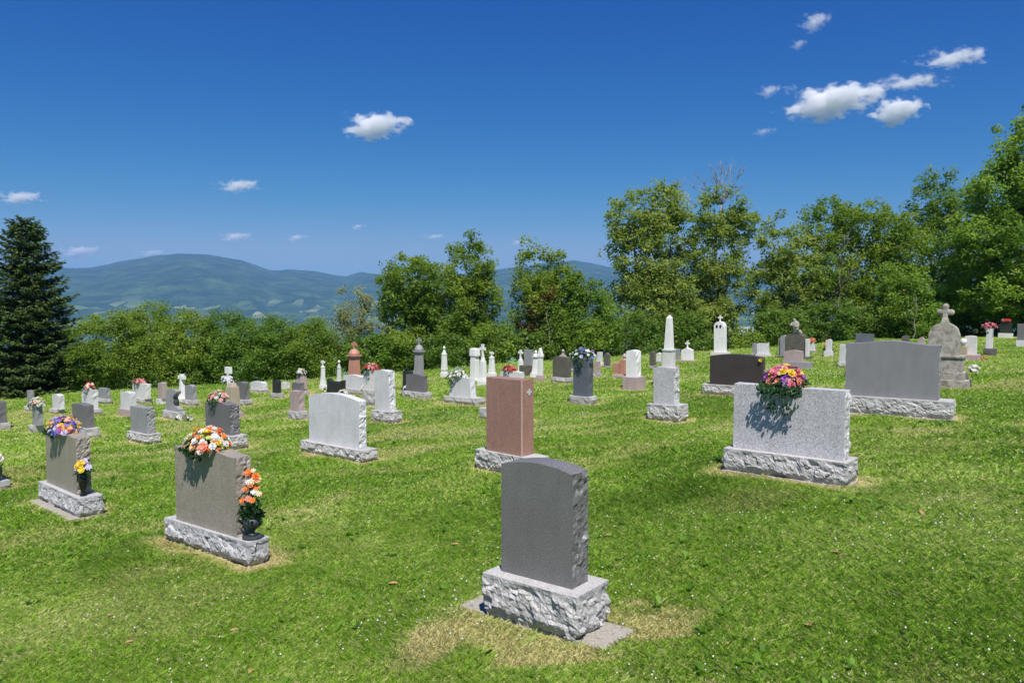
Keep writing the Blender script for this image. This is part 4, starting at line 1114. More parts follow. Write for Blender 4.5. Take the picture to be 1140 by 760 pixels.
# stepped pink monument with ball
o, v, b, s, Hb, Hd = column_thing('L52', 'stepped tan and pink monument just left of the bright white gravestone', None, 'Q')
def p52(bm):
    bbox(bm, v[8]*.75, .3, Hd*.72, -v[8]*.2, 0, 0, .012); bbox(bm, v[8]*.6, .34, Hd*.98, v[8]*.33, .02, 0, .012)
link('shaft', mesh_of(p52, 'shaft'), o, stone('O')).location.z = Hb+.001
link('finial', mesh_of(lambda bm: lathe(bm, [(.05, 0), (.03, .04), (.07, .09), (.06, .14), (.01, .19)], v[8]*.33, 0, 0, 10), 'finial'), o, stone('Q')).location.z = Hb+Hd*.98
# obelisk
o, v = place('L56', 'tall white obelisk with pyramid point', 'obelisk', 'obelisk')
Y56 = v[1]; k56 = Y56/887.
link('base', mesh_of(lambda bm: bbox(bm, .50, .50, .24, 0, 0, -.1, .01), 'base'), o, stone('Q'))
link('plinth', mesh_of(lambda bm: (bbox(bm, .32, .32, .52, 0, 0, 0, .012, (.96, .96)), bbox(bm, .35, .35, .05, 0, 0, .50, .01)), 'plinth'), o, stone('W')).location.z = .141
def ob(bm): bbox(bm, .245, .245, 1.02, 0, 0, 0, .005, (.62, .62)); bbox(bm, .15, .15, .09, 0, 0, 1.019, .003, (.15, .15))
link('shaft', mesh_of(ob, 'shaft'), o, stone('Y')).location.z = .692
# low tablet with cross finial
o, v = place('L60', 'white gabled little gravestone with cross finial on a tan slab')
link('base', mesh_of(lambda bm: bbox(bm, v[4]*1.3, .5, v[6]+.1, 0, 0, -.1, .01), 'base'), o, stone('T'))
link('tablet', tablet_mesh(v[8], .2, v[10]*.78, 'roof', v[10]*.20, 5, False, False), o, stone('Y')).location.z = v[6]+.001
link('cross', mesh_of(lambda bm: cross_bm(bm, .17, .24, .05, 0), 'cross'), o, stone('Y')).location.z = v[6]+v[10]*.96
# rounded shaft with cross and two dark ovals
o, v = place('L61', 'tall white rounded pillar with cross and two dark oval plaques', 'monument', 'monument')
link('base', mesh_of(lambda bm: bbox(bm, .62, .5, v[6]+.1, 0, 0, -.1, .01), 'base'), o, stone('W'))
link('tablet', tablet_mesh(.40, .30, 1.0, 'round', .19, 3, False, False), o, stone('Y')).location.z = v[6]+.001
link('cross', mesh_of(lambda bm: cross_bm(bm, .17, .26, .05, 0), 'cross'), o, stone('Y')).location.z = v[6]+1.17
for s_ in (-1, 1):  # openings drawn as dark discs, their inner shade put into the colour
    def pl(bm):
        bmesh.ops.create_circle(bm, cap_ends=True, segments=16, radius=1)
        for q in bm.verts: q.co = Vector((q.co.x*.045, -.153, q.co.y*.065))
        r = bmesh.ops.extrude_face_region(bm, geom=list(bm.faces))
        for e_ in r['geom']:
            if isinstance(e_, bmesh.types.BMVert): e_.co.y -= .008
    link('plaque', mesh_of(pl, 'plaque'), o, simple('dark_enamel', (.02, .025, .05), .3)).location = (s_*.075, 0, v[6]+1.0)
# statue on a block
o, v = place('L65', 'dark weathered block monument with kneeling draped statue on top', 'monument', 'monument')
link('base', mesh_of(lambda bm: bbox(bm, 1.0, .6, v[6]+.1, 0, 0, -.1, .01), 'base'), o, stone('V'))
link('tablet', tablet_mesh(.62, .34, .72, 'should', .05, 8, False, False), o, stone('V')).location.z = v[6]+.001
link('tablet', tablet_mesh(.18, .3, .66, 'round', .06, 9, False, False), o, stone('G')).location = (-.42, 0, v[6]+.001)
link('pillar', mesh_of(lambda bm: bbox(bm, .07, .2, .6, 0, 0, 0, .006), 'pillar'), o, stone('Q')).location = (-.56, 0, v[6]+.001)
link('pillar', mesh_of(lambda bm: bbox(bm, .10, .2, .62, 0, 0, 0, .006), 'pillar'), o, stone('W')).location = (.40, 0, v[6]+.001)
def statue():
    me = bpy.data.meshes.new('statue')
    Vs = [(0, 0, .02), (0, .02, .16), (-.02, 0, .30), (-.03, -.02, .42), (-.04, -.05, .48), (-.05, -.07, .56), (-.12, -.05, .38), (-.15, -.13, .30), (-.07, -.17, .34), (.07, .0, .38), (.10, -.09, .27), (.0, -.16, .30), (.10, .10, .06), (-.12, .02, .06), (.17, .16, .03)]
    Es = [(0, 1), (1, 2), (2, 3), (3, 4), (4, 5), (3, 6), (6, 7), (7, 8), (3, 9), (9, 10), (10, 11), (0, 12), (0, 13), (12, 14)]
    rr_ = [.17, .15, .115, .10, .045, .068, .055, .04, .03, .055, .04, .03, .11, .10, .07]
    me.from_pydata(Vs, Es, [])
    ob_ = link('statue', me, o, stone('M'))
    md = ob_.modifiers.new('skin', 'SKIN')
    for k, r_ in enumerate(rr_): me.skin_vertices[0].data[k].radius = (r_, r_)
    me.skin_vertices[0].data[0].use_root = True
    s2 = ob_.modifiers.new('sub', 'SUBSURF'); s2.levels = 2; s2.render_levels = 2
    return ob_
st = statue(); st.location = (-.02, 0, v[6]+.76)
# big weathered cross monument
o, v = place('L74', 'large weathered arched monument with flower-armed cross on stepped pedestal', 'monument', 'monument')
link('base', mesh_of(lambda bm: bbox(bm, 1.02, .80, .30, 0, 0, -.12, .015), 'base'), o, stone('M'))
link('plinth', mesh_of(lambda bm: bbox(bm, .88, .66, .16, 0, 0, 0, .015), 'plinth'), o, stone('M')).location.z = .181
link('pedestal', mesh_of(lambda bm: (bbox(bm, .76, .54, .30, 0, 0, 0, .012), bbox(bm, .82, .60, .05, 0, 0, .295, .012)), 'pedestal'), o, stone('M')).location.z = .342
link('tablet', tablet_mesh(.58, .30, .42, 'round', .26, 4, False, False), o, stone('M')).location.z = .69
def x74(bm):
    bbox(bm, .17, .15, .14, 0, 0, 0, .02, (.6, .7)); bbox(bm, .10, .09, .30, 0, 0, .10, .02)
    for dx, dz in ((-.11, .25), (.11, .25), (0, .37), (0, .25), (-.055, .25), (.055, .25)): 
        r = bmesh.ops.create_icosphere(bm, subdivisions=2, radius=.068)
        for q in r['verts']: q.co = Vector((q.co.x+dx, q.co.y*.75, q.co.z+dz))
link('cross', mesh_of(x74, 'cross', False), o, stone('M')).location.z = 1.345
# white tablet with a ball in front
o, v = place('L76', 'white gravestone with stone ball on a tan block before it')
link('base', mesh_of(lambda bm: bbox(bm, .62, .42, v[6]+.1, 0, 0, -.1, .012), 'base'), o, stone('Q'))
link('tablet', tablet_mesh(.30, .16, v[10], 'oval', .02, 6, False, True), o, stone('W')).location = (.06, .05, v[6]+.001)
link('block', mesh_of(lambda bm: bbox(bm, .22, .16, .24, 0, 0, 0, .012), 'block'), o, stone('T')).location = (-.12, -.12, v[6]+.001)
def ball(bm):
    r = bmesh.ops.create_icosphere(bm, subdivisions=3, radius=.10)
    for q in r['verts']: q.co.z += .13
    lathe(bm, [(.06, 0), (.04, .03), (.05, .05)], 0, 0, 0, 12)
link('ball', mesh_of(ball, 'ball', True), o, stone('W')).location = (-.12, -.12, v[6]+.242)


# ------------------------------------------------------------------ flowers and vases
PAL = {'white': (.80, .80, .76), 'cream': (.80, .72, .48), 'yellow': (.85, .62, .05), 'lime': (.62, .68, .20), 'orange': (.85, .24, .04), 'salmon': (.80, .30, .20), 'pink': (.80, .22, .30), 'rose': (.80, .42, .45), 'red': (.68, .05, .06), 'purple': (.34, .10, .50), 'violet': (.48, .30, .66), 'blue': (.18, .22, .62), 'lilac': (.62, .58, .78), 'peach': (.85, .50, .28)}
def petal_mat(c): return simple('petal_'+c, PAL[c], .7, trans=.25)
gm = leafmat('bouquet_leaves', [(0, (.010, .035, .012)), (.5, (.022, .075, .022)), (1, (.06, .14, .035))], trans=.25)
BL = {}
def blossom_mesh(c, kind):
    if (c, kind) in BL: return BL[(c, kind)]
    rnd = random.Random(hash((len(c), kind)) & 255); bm = bmesh.new()
    layers = [(7, 1.0, .20), (6, .68, .55), (4, .35, .9)] if kind == 0 else ([(9, 1.0, .12), (7, .6, .35)] if kind == 1 else [(5, 1.0, .35), (5, .7, .7)])
    for n_, r, lift in layers:
        ph = rnd.random()*6
        for k in range(n_):
            a = ph+2*math.pi*k/n_+rnd.uniform(-.12, .12); w = math.pi/n_*(1.25 if kind != 1 else .85)
            def P(rr_, da, h): return bm.verts.new((math.cos(a+da)*rr_, math.sin(a+da)*rr_, h))
            z1, z2 = lift*.45, lift*.75+rnd.uniform(-.06, .06)
            v0 = P(.04, 0, .1); v1 = P(r*.62, -w, z1*1.1); v2 = P(r*.62, w, z1*1.1); v3 = P(r, -w*.45, z2); v4 = P(r, w*.45, z2); vm = P(r*.6, 0, z1*.7)
            bm.faces.new((v0, v1, vm)); bm.faces.new((v0, vm, v2)); bm.faces.new((v1, v3, vm)); bm.faces.new((v3, v4, vm)); bm.faces.new((v4, v2, vm))
    if kind == 1:
        r_ = bmesh.ops.create_icosphere(bm, subdivisions=1, radius=.2)
        for v_ in r_['verts']: v_.co.z = v_.co.z*.6+.2
    me = bpy.data.meshes.new('blossom'); bm.to_mesh(me); bm.free(); me.materials.append(petal_mat(c))
    BL[(c, kind)] = me; return me

def leaves_mesh(n, dims, size, rng, droop=None, name='foliage', slim=.32):
    P = rng.normal(size=(n, 3)); P /= np.linalg.norm(P, axis=1)[:, None]; D = P.copy(); D[:, 2] = D[:, 2]*.5
    P = P*(rng.uniform(.25, 1.02, (n, 1)))*np.array(dims); P[:, 2] = np.abs(P[:, 2])*.9-.01
    S = size*rng.uniform(.6, 1.25, (n, 1))
    if droop:
        dn, x0, x1, y0, length = droop
        x = rng.uniform(x0, x1, dn); t_ = rng.rand(dn)**1.3
        col_ = np.round(x/.03)*.03; col_len = length*(.25+.75*np.abs(np.sin(col_*37.7))**1.5)*(1-.35*np.abs((x-(x0+x1)/2)/((x1-x0)/2)))
        Q = np.stack([x+rng.normal(size=dn)*.010+t_*.02*np.sin(col_*50), y0-.085*np.sin(np.pi*np.minimum(t_*1.15, 1)**.8)-.02+rng.normal(size=dn)*.012, .03-t_*col_len], 1)
        D2 = np.stack([rng.normal(size=dn)*.45, -.25+rng.normal(size=dn)*.35, -1+rng.normal(size=dn)*.3], 1)
        P = np.concatenate([P, Q]); D = np.concatenate([D, D2]); S = np.concatenate([S, size*.62*rng.uniform(.6, 1.2, (dn, 1))])
    D += rng.normal(size=D.shape)*.35; D /= np.linalg.norm(D, axis=1)[:, None]
    U = rng.normal(size=D.shape)+np.array([0, -.3, .8]); B = np.cross(D, U); B /= np.linalg.norm(B, axis=1)[:, None]; Nn = np.cross(B, D)
    V = np.empty((len(P), 4, 3)); V[:, 0] = P; V[:, 1] = P+D*S*.5-B*S*slim+Nn*S*.12; V[:, 2] = P+D*S; V[:, 3] = P+D*S*.5+B*S*slim+Nn*S*.12
    return np_mesh(name, V.reshape(-1, 3), np.arange(len(P)*4).reshape(-1, 4), tone=np.repeat(rng.rand(len(P)), 4))

def bouquet(label, loc, rz, dims, colors, n_, size, seed, droop=None, leaf=.06, nleaf=160, group=None, hold='gravestone', single=False, lean=0):
    """artificial flower saddle: blossoms over a dome of leaves"""
    rng = np.random.RandomState(seed); rnd = random.Random(seed)
    root = thing('bouquet', label, 'bouquet', loc, rz, group)
    ax, ay, az = dims
    link('foliage', leaves_mesh(nleaf, (ax*.98, ay*.98, az*.85), leaf, rng, droop), root, gm)
    ga = math.pi*(3-math.sqrt(5)); bm1 = None; acc = []
    for k in range(n_):
        zf = 1-(k+.5)/n_*1.02; a = ga*k+rnd.uniform(-.2, .2); r = math.sqrt(max(0, 1-zf*zf)); zf = max(zf, -.05)
        p = Vector((math.cos(a)*r*ax, math.sin(a)*r*ay, zf*az))*rnd.uniform(.86, 1.08)
        nrm = (Vector((p.x/ax, p.y/ay, p.z/az+.18)).normalized()+Vector((rnd.uniform(-.35, .35), rnd.uniform(-.35, .35), rnd.uniform(-.2, .35)))).normalized()
        c = rnd.choice(colors); kd = rnd.randint(0, 2)
        me = blossom_mesh(c, kd)
        o = bpy.data.objects.new('blossom', me); COL.objects.link(o); o.parent = root
        o.location = p; o.rotation_mode = 'QUATERNION'; o.rotation_quaternion = nrm.to_track_quat('Z', 'Y')
        s = size*rnd.uniform(.6, 1.35); o.scale = (s, s, s)
    return root

def top_of(i, u=0, front=0):
    v = ROWS[i]; a = R(v[3]); x = v[7]+u
    return Vector((v[0]+x*math.cos(a)-front*math.sin(a), v[1]-x*math.sin(a)-front*math.cos(a), v[2]+v[6]+v[10])), -a
def on_base(i, u, front=0):
    v = ROWS[i]; a = R(v[3])
    return Vector((v[0]+u*math.cos(a)-front*math.sin(a), v[1]-u*math.sin(a)-front*math.cos(a), v[2]+v[6]+.003)), -a

p, a = top_of('right', -.06, .03); p.z += .02
bouquet('large pink, purple and yellow bouquet with trailing greenery on the speckled grey gravestone', p, a, (.245, .16, .22), ['pink', 'pink', 'rose', 'violet', 'yellow', 'pink', 'rose', 'yellow', 'purple', 'cream', 'pink', 'salmon'], 96, .043, 1, droop=(400, -.25, .26, -.12, .42), nleaf=330, leaf=.07)
p, a = top_of('brown', -.03, .03); p.z += .04
bouquet('large orange, white and yellow bouquet on the nearer brown gravestone', p, a, (.27, .19, .20), ['orange', 'white', 'salmon', 'cream', 'white', 'peach', 'lime', 'orange', 'yellow', 'white'], 108, .043, 2, droop=(220, -.20, .10, -.10, .19), nleaf=260)
p, a = top_of('brown2', -.02, .03); p.z += .04
bouquet('purple, blue and yellow bouquet on the farther brown gravestone', p, a, (.30, .19, .20), ['purple', 'blue', 'violet', 'peach', 'yellow', 'lilac', 'lilac', 'cream', 'pink', 'white', 'peach', 'yellow'], 100, .043, 3, droop=(200, -.22, .02, -.10, .16), nleaf=240)
SM = [
 ('L16', -.12, (.26, .17, .19), ['pink', 'rose', 'white', 'white', 'salmon', 'cream'], 'pink and white bouquet on the dark grey gravestone behind the orange one', (90, -.12, .12, -.09, .2)),
 ('L47', 0, (.33, .22, .21), ['white', 'white', 'lilac', 'blue', 'violet', 'white'], 'blue and white bouquet on the narrow blue grey gravestone', (160, -.2, .14, -.12, .35)),
 ('L37', -.17, (.27, .2, .2), ['white'], 'white bouquet with dark green leaves on the slant-sided gravestone', (140, -.22, .02, -.10, .32)),
 ('L4', .02, (.23, .17, .19), ['white', 'rose', 'white', 'cream'], 'white and pale pink bouquet on the narrow gravestone before the spruce', (40, -.08, .06, -.09, .18)),
 ('L7', .05, (.16, .14, .2), ['red', 'white', 'pink', 'cream'], 'red and white flowers mixed with dry leaves on a pale gravestone', (60, -.12, .04, -.10, .25)),
 ('L10', -.1, (.32, .16, .12), ['salmon', 'salmon', 'rose'], 'row of salmon coloured flowers on the white gravestone', (50, -.2, .15, -.10, .12)),
 ('L17', -.12, (.15, .15, .15), ['white', 'white', 'lilac'], 'round ball of white flowers on the tan pillar', None),
 ('L25', 0, (.14, .14, .13), ['white', 'white', 'cream'], 'small white flowers with leaves on the pinkish pillar', (30, -.1, .08, -.06, .1)),
 ('L31', 0, (.24, .17, .17), ['pink', 'red', 'white', 'salmon'], 'red and white flowers on the white gravestone by the red column', (60, -.1, .1, -.10, .25)),
 ('L41', -.1, (.21, .14, .14), ['pink', 'pink', 'red'], 'bright pinkish red flowers on the low white gravestone', (50, -.1, .12, -.1, .12)),
 ('L67', 0, (.13, .1, .13), ['orange', 'peach', 'salmon'], 'orange flowers on the small pale gravestone at the back right', None),
 ('L77', 0, (.21, .17, .16), ['pink', 'pink', 'rose'], 'round pink flower ball on the slim white pillar', None),
 ('L78', 0, (.21, .13, .11), ['red', 'rose', 'white', 'red'], 'red and pink flowers on the furthest black gravestone', None),
]
for k, (i, u, dims, cols, lab, dr) in enumerate(SM):
    p, a = top_of(i, u, .02); p.z += .02
    if i in ('L17', 'L25'): p.z += .0
    bouquet(lab, p, a, dims, cols, 30, .046, 20+k, droop=dr, nleaf=70, leaf=.07)
# flowers standing lower down
p, a = on_base('L28', -.40, .02); bouquet('white flowers at the left end of the glossy black gravestone', p+Vector((0, 0, .12)), a, (.12, .1, .16), ['white', 'cream'], 12, .05, 41, nleaf=60)
p, a = on_base('L28', .42, .08); bouquet('white flowers at the right end of the glossy black gravestone', p+Vector((0, 0, .08)), a, (.15, .12, .14), ['white', 'white', 'cream'], 14, .055, 42, nleaf=60)
p, a = on_base('L35', -.42, -.0); bouquet('small white flowers on the base of the slate grey gravestone', p+Vector((0, 0, .03)), a, (.08, .07, .10), ['white'], 9, .045, 43, nleaf=30)
v = ROWS['L76']; bouquet('small orange flowers on the grass by the stone ball', (v[0]+.42, v[1]-.05, gz1(v[0]+.42, v[1]-.05)+.02), 0, (.10, .08, .1), ['orange', 'peach'], 8, .045, 44, nleaf=40)
v = ROWS['L13']; pp = Vector((v[0]+.30, v[1]-.42, 0)); pp.z = gz1(pp.x, pp.y)+.05
bouquet('small white flowers on the grass before the scooped gravestone', pp, 0, (.08, .07, .10), ['white'], 6, .05, 45, nleaf=40)
pp = Vector((v[0]+.72, v[1]-.75, 0)); pp.z = gz1(pp.x, pp.y)+.06
bouquet('clump of white flowers on the grass left of the orange bouquet', pp, 0, (.10, .08, .10), ['white'], 7, .045, 46, nleaf=50)
v = ROWS['L53']; bouquet('small yellow flowers at the foot of the bright white gravestone', (v[0]+.52, v[1]-.05, gz1(v[0]+.52, v[1]-.05)+.16), 0, (.07, .07, .16), ['yellow', 'cream'], 7, .04, 47, nleaf=40)
v = ROWS['L68']; bouquet('small orange-flowered shrub beside the white upright gravestone', (v[0]+.55, v[1]+1.4, gz1(v[0]+.55, v[1]+1.4)+.05), 0, (.18, .16, .55), ['orange', 'peach'], 9, .05, 48, nleaf=240, leaf=.08)
v = ROWS['L74']; bouquet('white flowers beside the stepped pedestal of the weathered monument', (v[0]+.50, v[1]-.28, v[2]+.34), 0, (.10, .09, .16), ['white', 'white'], 12, .05, 49, nleaf=40)
p, a = top_of('L62', .55, .12); bouquet('tiny yellow flower hanging at the right edge of the wide dark brown gravestone', p+Vector((0, 0, -.14)), a, (.03, .02, .07), ['yellow'], 4, .035, 50, nleaf=10, leaf=.03)

# urn with orange lilies on the nearer brown stone
def vase(label, loc, prof, mt, name='vase', handles=False, seg=24):
    root = thing(name, label, name, loc)
    me = mesh_of(lambda bm: lathe(bm, prof, 0, 0, 0, seg), 'body', True); link('body', me, root, mt)
    if handles:
        for s in (-1, 1):
            bm = bmesh.new(); R_ = max(r for r, h in prof); H = prof[-1][1]
            pts = [Vector((s*(R_*.75+.035*math.sin(math.pi*t_/6)), 0, H*.55+H*.38*t_/6)) for t_ in range(7)]
            tube(bm, pts, [.007]*7, 6); link('handle', bm_mesh(bm, 'handle', True), root, mt)
    return root
bronze = simple('dark_bronze', (.06, .07, .07), .45, metal=.4)
blackg = simple('black_glaze', (.012, .012, .013), .12)
def spray(label, loc, cols, n_, h, w, size, seed, leafn=60, buds=False):
    rnd = random.Random(seed); rng = np.random.RandomState(seed)
    root = thing('flowers_in_vase', label, 'flowers', loc)
    bm = bmesh.new(); tips = []
    for k in range(n_):
        f = (k+.5)/n_; z = h*(.35+.65*f); a = rnd.uniform(0, 6.28); r = w*(1-.75*f)*rnd.uniform(.3, 1)
        tip = Vector((math.cos(a)*r, math.sin(a)*r*.8, z)); tips.append(tip)
        tube(bm, [Vector((0, 0, -.05)), Vector((tip.x*.35, tip.y*.35, z*.55)), tip], [.003, .003, .002], 4)
    link('stems', bm_mesh(bm, 'stems'), root, simple('green_stem', (.03, .08, .02), .6))
    link('foliage', leaves_mesh(leafn, (w*.9, w*.8, h*.6), .07, rng, slim=.2), root, gm)
    for t_ in tips:
        me = blossom_mesh(cols[tips.index(t_) % len(cols)], rnd.randint(0, 2)); o = bpy.data.objects.new('blossom', me); COL.objects.link(o); o.parent = root
        o.location = t_; d = Vector((t_.x, t_.y-.12, .12)).normalized(); o.rotation_mode = 'QUATERNION'; o.rotation_quaternion = d.to_track_quat('Z', 'Y'); s = size*rnd.uniform(.8, 1.2); o.scale = (s, s, s)
    return root
v = ROWS['brown']; p, a = on_base('brown', v[7]+v[8]/2+.13, .0)
o = thing('stand', 'small round bronze plinth under the urn', 'stand', p, a)
link('disc', mesh_of(lambda bm: lathe(bm, [(.10, 0), (.10, .018), (.085, .026)], 0, 0, 0, 24), 'disc', False), o, bronze)
p.z += .027
vase('dark bronze footed urn on the base of the nearer brown gravestone', p, [(.045, 0), (.045, .012), (.022, .028), (.024, .045), (.062, .075), (.088, .115), (.090, .145), (.074, .165), (.062, .175), (.078, .195), (.083, .20), (.07, .198), (.055, .17)], bronze, 'urn', True)
spray('orange and cream lilies standing in the bronze urn', p+Vector((0, 0, .19)), ['orange', 'orange', 'salmon', 'orange', 'cream', 'white', 'peach'], 19, .46, .13, .036, 5, 170)
v = ROWS['brown2']; p, a = on_base('brown2', v[7]+v[8]/2+.10, .05)
vase('tall black glossy vase on the base of the farther brown gravestone', p, [(.045, 0), (.048, .012), (.026, .03), (.034, .07), (.055, .16), (.060, .22), (.050, .27), (.040, .30), (.052, .33), (.045, .328), (.035, .30)], blackg, 'vase', True)
spray('lilac and yellow flowers standing in the tall black vase', p+Vector((0, 0, .31)), ['yellow', 'lilac', 'lilac', 'yellow', 'lilac', 'violet', 'yellow'], 9, .17, .13, .055, 6, 40)
p, a = on_base('L2', .55, .0)
vase('dark vase on the base cut by the left picture edge', p, [(.05, 0), (.05, .012), (.03, .03), (.06, .10), (.075, .18), (.06, .22), (.07, .24), (.06, .238), (.05, .2)], bronze)
spray('pale cream and pink flowers in the vase at the left picture edge', p+Vector((0, 0, .22)), ['cream', 'white', 'salmon'], 9, .24, .12, .055, 7, 50)
v = ROWS['L13']; p, a = on_base('L13', .13, 0); p.z += .14
vase('small dark vase sitting in the scoop of the grey gravestone', p, [(.05, 0), (.06, .02), (.08, .09), (.07, .17), (.05, .2), (.06, .22), (.05, .2)], bronze)


# ------------------------------------------------------------------ grass, clover, weeds
def scatter(n_, r0, r1, rng, k=1.0, amax=39):
    u = rng.rand(n_); e = 2-1-k+1  # density per radius ~ r^(1-k)... sampled through its integral
    p_ = 2-k-.0
    r = (r0**p_+(r1**p_-r0**p_)*u)**(1/p_) if abs(p_) > 1e-3 else r0*(r1/r0)**u
    a = rng.uniform(-R(amax), R(amax), n_)
    x = r*np.sin(a); y = r*np.cos(a)
    ok = (y < edge_y(x)+2.0) & (y > 3.2)
    return x[ok], y[ok]
def blades(x, y, hgt, wid, rng, seg2=True):
    n_ = len(x); d = stone_dist(x, y); dr_ = dryness(x, y, d)
    ok = d > .012
    for key, sw, sdp, sy in (('near', .63, .205, .02), ('brown2', .81, .235, -.06), ('right', .73, .215, -.025), ('grey', .93, .245, -.03)):   # no turf on the concrete footings
        v = ROWS[key]; a = R(v[3]); dx = x-v[0]; dy = y-v[1]; u = dx*math.cos(a)-dy*math.sin(a); q = dx*math.sin(a)+dy*math.cos(a)-sy
        ok &= ~((np.abs(u+.02) < sw+.03*(fbm(x*9, y*9, 2)-.6)) & (np.abs(q) < sdp+.03*(fbm(x*9+5, y*9, 2)-.6)))
    x, y, dr_ = x[ok], y[ok], dr_[ok]; n_ = len(x)
    thin = rng.rand(n_) > dr_*.25; x, y, dr_ = x[thin], y[thin], dr_[thin]; n_ = len(x)
    z = gz(x, y)
    tuft = fbm(x*3.1+5, y*3.1+2, 3); patch = fbm(x*.45+50, y*.45+20, 3); fine = vnoise(x*11, y*11)
    h = hgt*(.68+.62*tuft)*rng.uniform(.55, 1.25, n_)*(1-.55*dr_)
    a = rng.uniform(0, 2*np.pi, n_); lean = rng.uniform(.25, 1.25, n_)*h
    lx = np.cos(a)*lean; ly = np.sin(a)*lean
    b = a+np.pi/2+rng.uniform(-.5, .5, n_); w = wid*rng.uniform(.6, 1.3, n_)
    bx = np.cos(b)*w/2; by = np.sin(b)*w/2
    V = np.empty((n_, 4, 3), np.float32)
    V[:, 0] = np.stack([x-bx, y-by, z-.004], 1); V[:, 1] = np.stack([x+bx, y+by, z-.004], 1)
    V[:, 2] = np.stack([x+lx*.35+bx*.8, y+ly*.35+by*.8, z+h*.56], 1); V[:, 3] = np.stack([x+lx, y+ly, z+h*.80], 1)
    tone = np.clip(.5+(patch-.5)*1.1+(fine-.5)*.3+rng.normal(size=n_)*.23, 0, 1)
    dry_ = np.clip(dr_*1.05+rng.normal(size=n_)*.13+(rng.rand(n_) < .11)*.65, 0, 1)
    return V, tone, dry_
m, nt, N, L, bs = new_mat('grass_blades')
a1 = N.new('ShaderNodeAttribute'); a1.attribute_name = 'tone'; a2 = N.new('ShaderNodeAttribute'); a2.attribute_name = 'dry'
r1 = ramp(N, [(0, (.110, .245, .018)), (.4, (.215, .405, .026)), (.72, (.30, .49, .042)), (1, (.48, .59, .14))])
r2 = ramp(N, [(0, (.45, .40, .14)), (.5, (.66, .55, .27)), (1, (.80, .70, .42))])
L.new(a1.outputs['Fac'], r1.inputs['Fac']); L.new(a1.outputs['Fac'], r2.inputs['Fac'])
mx = N.new('ShaderNodeMix'); mx.data_type = 'RGBA'; L.new(a2.outputs['Fac'], mx.inputs[0]); L.new(r1.outputs[0], mx.inputs[6]); L.new(r2.outputs[0], mx.inputs[7])
L.new(mx.outputs[2], bs.inputs['Base Color']); bs.inputs['Roughness'].default_value = .55; bs.inputs['Specular IOR Level'].default_value = .3
t_ = N.new('ShaderNodeBsdfTranslucent'); L.new(mx.outputs[2], t_.inputs['Color'])
ms = N.new('ShaderNodeMixShader'); ms.inputs[0].default_value = .35
L.new(bs.outputs[0], ms.inputs[1]); L.new(t_.outputs[0], ms.inputs[2]); L.new(ms.outputs[0], N['Material Output'].inputs['Surface'])
grass_mat = m
rng = np.random.RandomState(12)
parts_ = []
for n_, r0, r1_, k, h, w in ((620000, 4.1, 9.5, 1.0, .056, .0040), (420000, 8.5, 19, 1.1, .058, .0068), (300000, 18, 44, 1.2, .066, .014)):
    x, y = scatter(n_, r0, r1_, rng, k); parts_.append(blades(x, y, h, w, rng))
V = np.concatenate([p[0] for p in parts_]); tn = np.concatenate([p[1] for p in parts_]); dd_ = np.concatenate([p[2] for p in parts_])
me = np_mesh('grass', V.reshape(-1, 3), np.arange(len(V)*4).reshape(-1, 4), tone=np.repeat(tn, 4), col=np.repeat(dd_, 4))
link('grass', me, None, grass_mat, 'stuff')

# broad-leaved weeds in tufts
def weeds():
    rng = np.random.RandomState(5)
    x, y = scatter(1500, 4.3, 16, rng, 1.0); nz_ = fbm(x*.8+77, y*.8+13, 3); ok = (nz_ > .52) & (stone_dist(x, y) > .25); x, y = x[ok][:240], y[ok][:240]
    K = 9; X = np.repeat(x, K); Y = np.repeat(y, K); n_ = len(X)
    a = rng.uniform(0, 2*np.pi, n_); l = rng.uniform(.035, .085, n_); w = l*.22; up = rng.uniform(.35, 1.0, n_)
    dx, dy = np.cos(a), np.sin(a); z = gz(X, Y)
    V = np.empty((n_, 4, 3)); V[:, 0] = np.stack([X, Y, z+.01], 1)
    V[:, 1] = np.stack([X+dx*l*.6-dy*w, Y+dy*l*.6+dx*w, z+.02+l*up*.7], 1); V[:, 2] = np.stack([X+dx*l*1.1, Y+dy*l*1.1, z+.02+l*up*.75], 1); V[:, 3] = np.stack([X+dx*l*.6+dy*w, Y+dy*l*.6-dx*w, z+.02+l*up*.7], 1)
    lm = leafmat('weed_leaves', [(0, (.06, .15, .012)), (.6, (.12, .25, .02)), (1, (.18, .32, .035))], trans=.35, rough=.45)
    link('weed_leaves', np_mesh('weed_leaves', V.reshape(-1, 3), np.arange(n_*4).reshape(-1, 4), tone=np.repeat(rng.rand(n_), 4)), None, lm, 'stuff')
weeds()
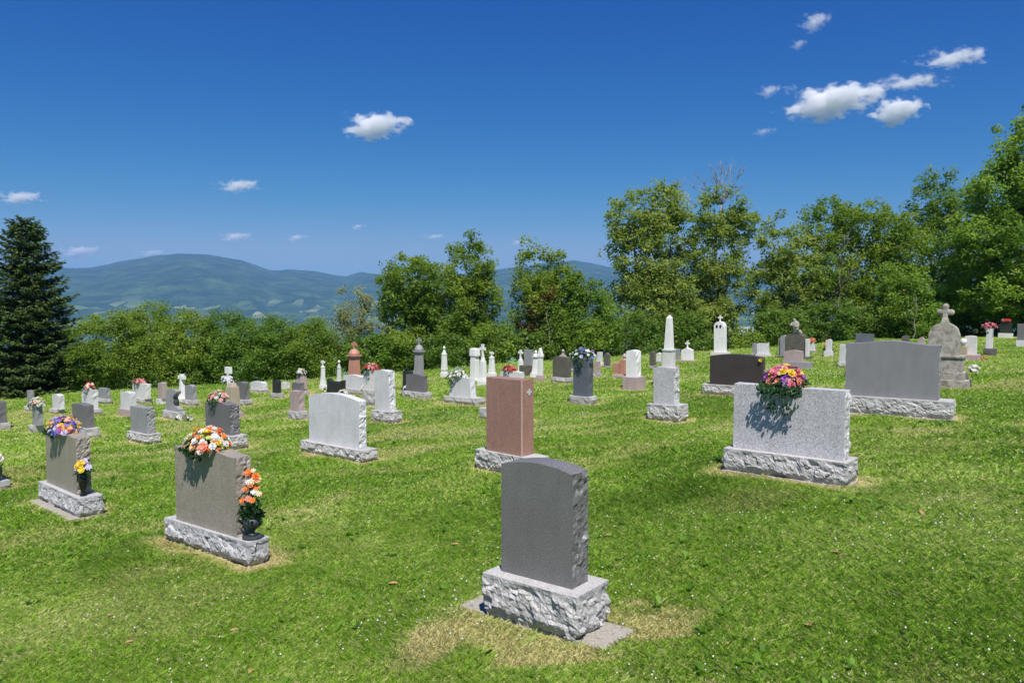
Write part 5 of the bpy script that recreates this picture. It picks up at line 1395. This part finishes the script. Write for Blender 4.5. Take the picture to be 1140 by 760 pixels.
# white clover heads
def clover():
    rng = np.random.RandomState(9)
    x, y = scatter(26000, 4.3, 34, rng, 1.2); nz_ = fbm(x*.5+7, y*.9+33, 4); d = stone_dist(x, y)
    ok = (rng.rand(len(x)) < sstep(.53, .70, nz_)*.55*np.clip(np.hypot(x,y)/15,.12,1)+.010) & (d > .1); x, y = x[ok], y[ok]
    n_ = len(x); z = gz(x, y)+rng.uniform(.035, .06, n_); s = rng.uniform(.004, .0095, n_)*(1+np.hypot(x, y)*.03)
    O = np.array([[1, 0, 0], [0, 1, 0], [-1, 0, 0], [0, -1, 0], [0, 0, 1], [0, 0, -1.]])
    V = np.stack([x, y, z], 1)[:, None, :]+O[None]*s[:, None, None]
    F0 = np.array([[0, 1, 4], [1, 2, 4], [2, 3, 4], [3, 0, 4], [1, 0, 5], [2, 1, 5], [3, 2, 5], [0, 3, 5]])
    F = (F0[None]+np.arange(n_)[:, None, None]*6).reshape(-1, 3)
    link('clover_flowers', np_mesh('clover_flowers', V.reshape(-1, 3), F), None, simple('clover_white', (.55, .55, .46), .8), 'stuff')
clover()
# a few dead leaves on the turf
rnd = random.Random(31)
dl = simple('dead_leaf', (.42, .24, .10), .7)
LEAVES = [(-2.9, 5.9, 'brown dead leaf on the grass left of the foreground, nearest the left edge'), (-3.4, 6.6, 'tan curled leaf on the lawn before the farther brown gravestone'),
 (-2.1, 5.9, 'orange brown leaf on the grass just in front of the nearer brown gravestone'), (-1.0, 6.6, 'brown leaf on the open grass right of the bronze urn'),
 (.9, 7.4, 'small brown leaf on the grass right behind the nearest dark gravestone'), (2.6, 6.3, 'tan dead leaf alone on the right foreground lawn'),
 (-.55, 7.6, 'dead leaf on the grass left of the nearest dark gravestone top'), (3.75, 7.2, 'yellow brown leaf on the lawn before the speckled grey gravestone'),
 (-.15, 4.95, 'brown leaf lying on the straw coloured worn patch by the nearest gravestone'), (1.9, 5.0, 'dead leaf at the lower right of the worn patch'),
 (-1.7, 5.1, 'orange dead leaf at the bottom edge left of the worn patch'), (4.9, 8.2, 'tan leaf on the grass right of the speckled grey gravestone')]
for k, (x, y, lab) in enumerate(LEAVES):
    bm = bmesh.new(); L_ = rnd.uniform(.035, .06)
    pts = [(-1, 0, 0), (-.4, -.42, .12), (.3, -.36, .10), (1, 0, .05), (.3, .36, .22), (-.4, .42, .20)]
    vs2 = [bm.verts.new((px_*L_, py_*L_, pz_*L_)) for px_, py_, pz_ in pts]; c = bm.verts.new((0, 0, -.05*L_))
    for q in range(6): bm.faces.new((vs2[q], vs2[(q+1) % 6], c))
    o = link('fallen_leaf', bm_mesh(bm, 'fallen_leaf'), None, dl)
    o.location = (x, y, gz1(x, y)+.045); o.rotation_euler = (rnd.uniform(-.4, .4), rnd.uniform(-.4, .4), rnd.uniform(0, 6))
    tag(o, lab, 'leaf', 'dead leaves on the grass')
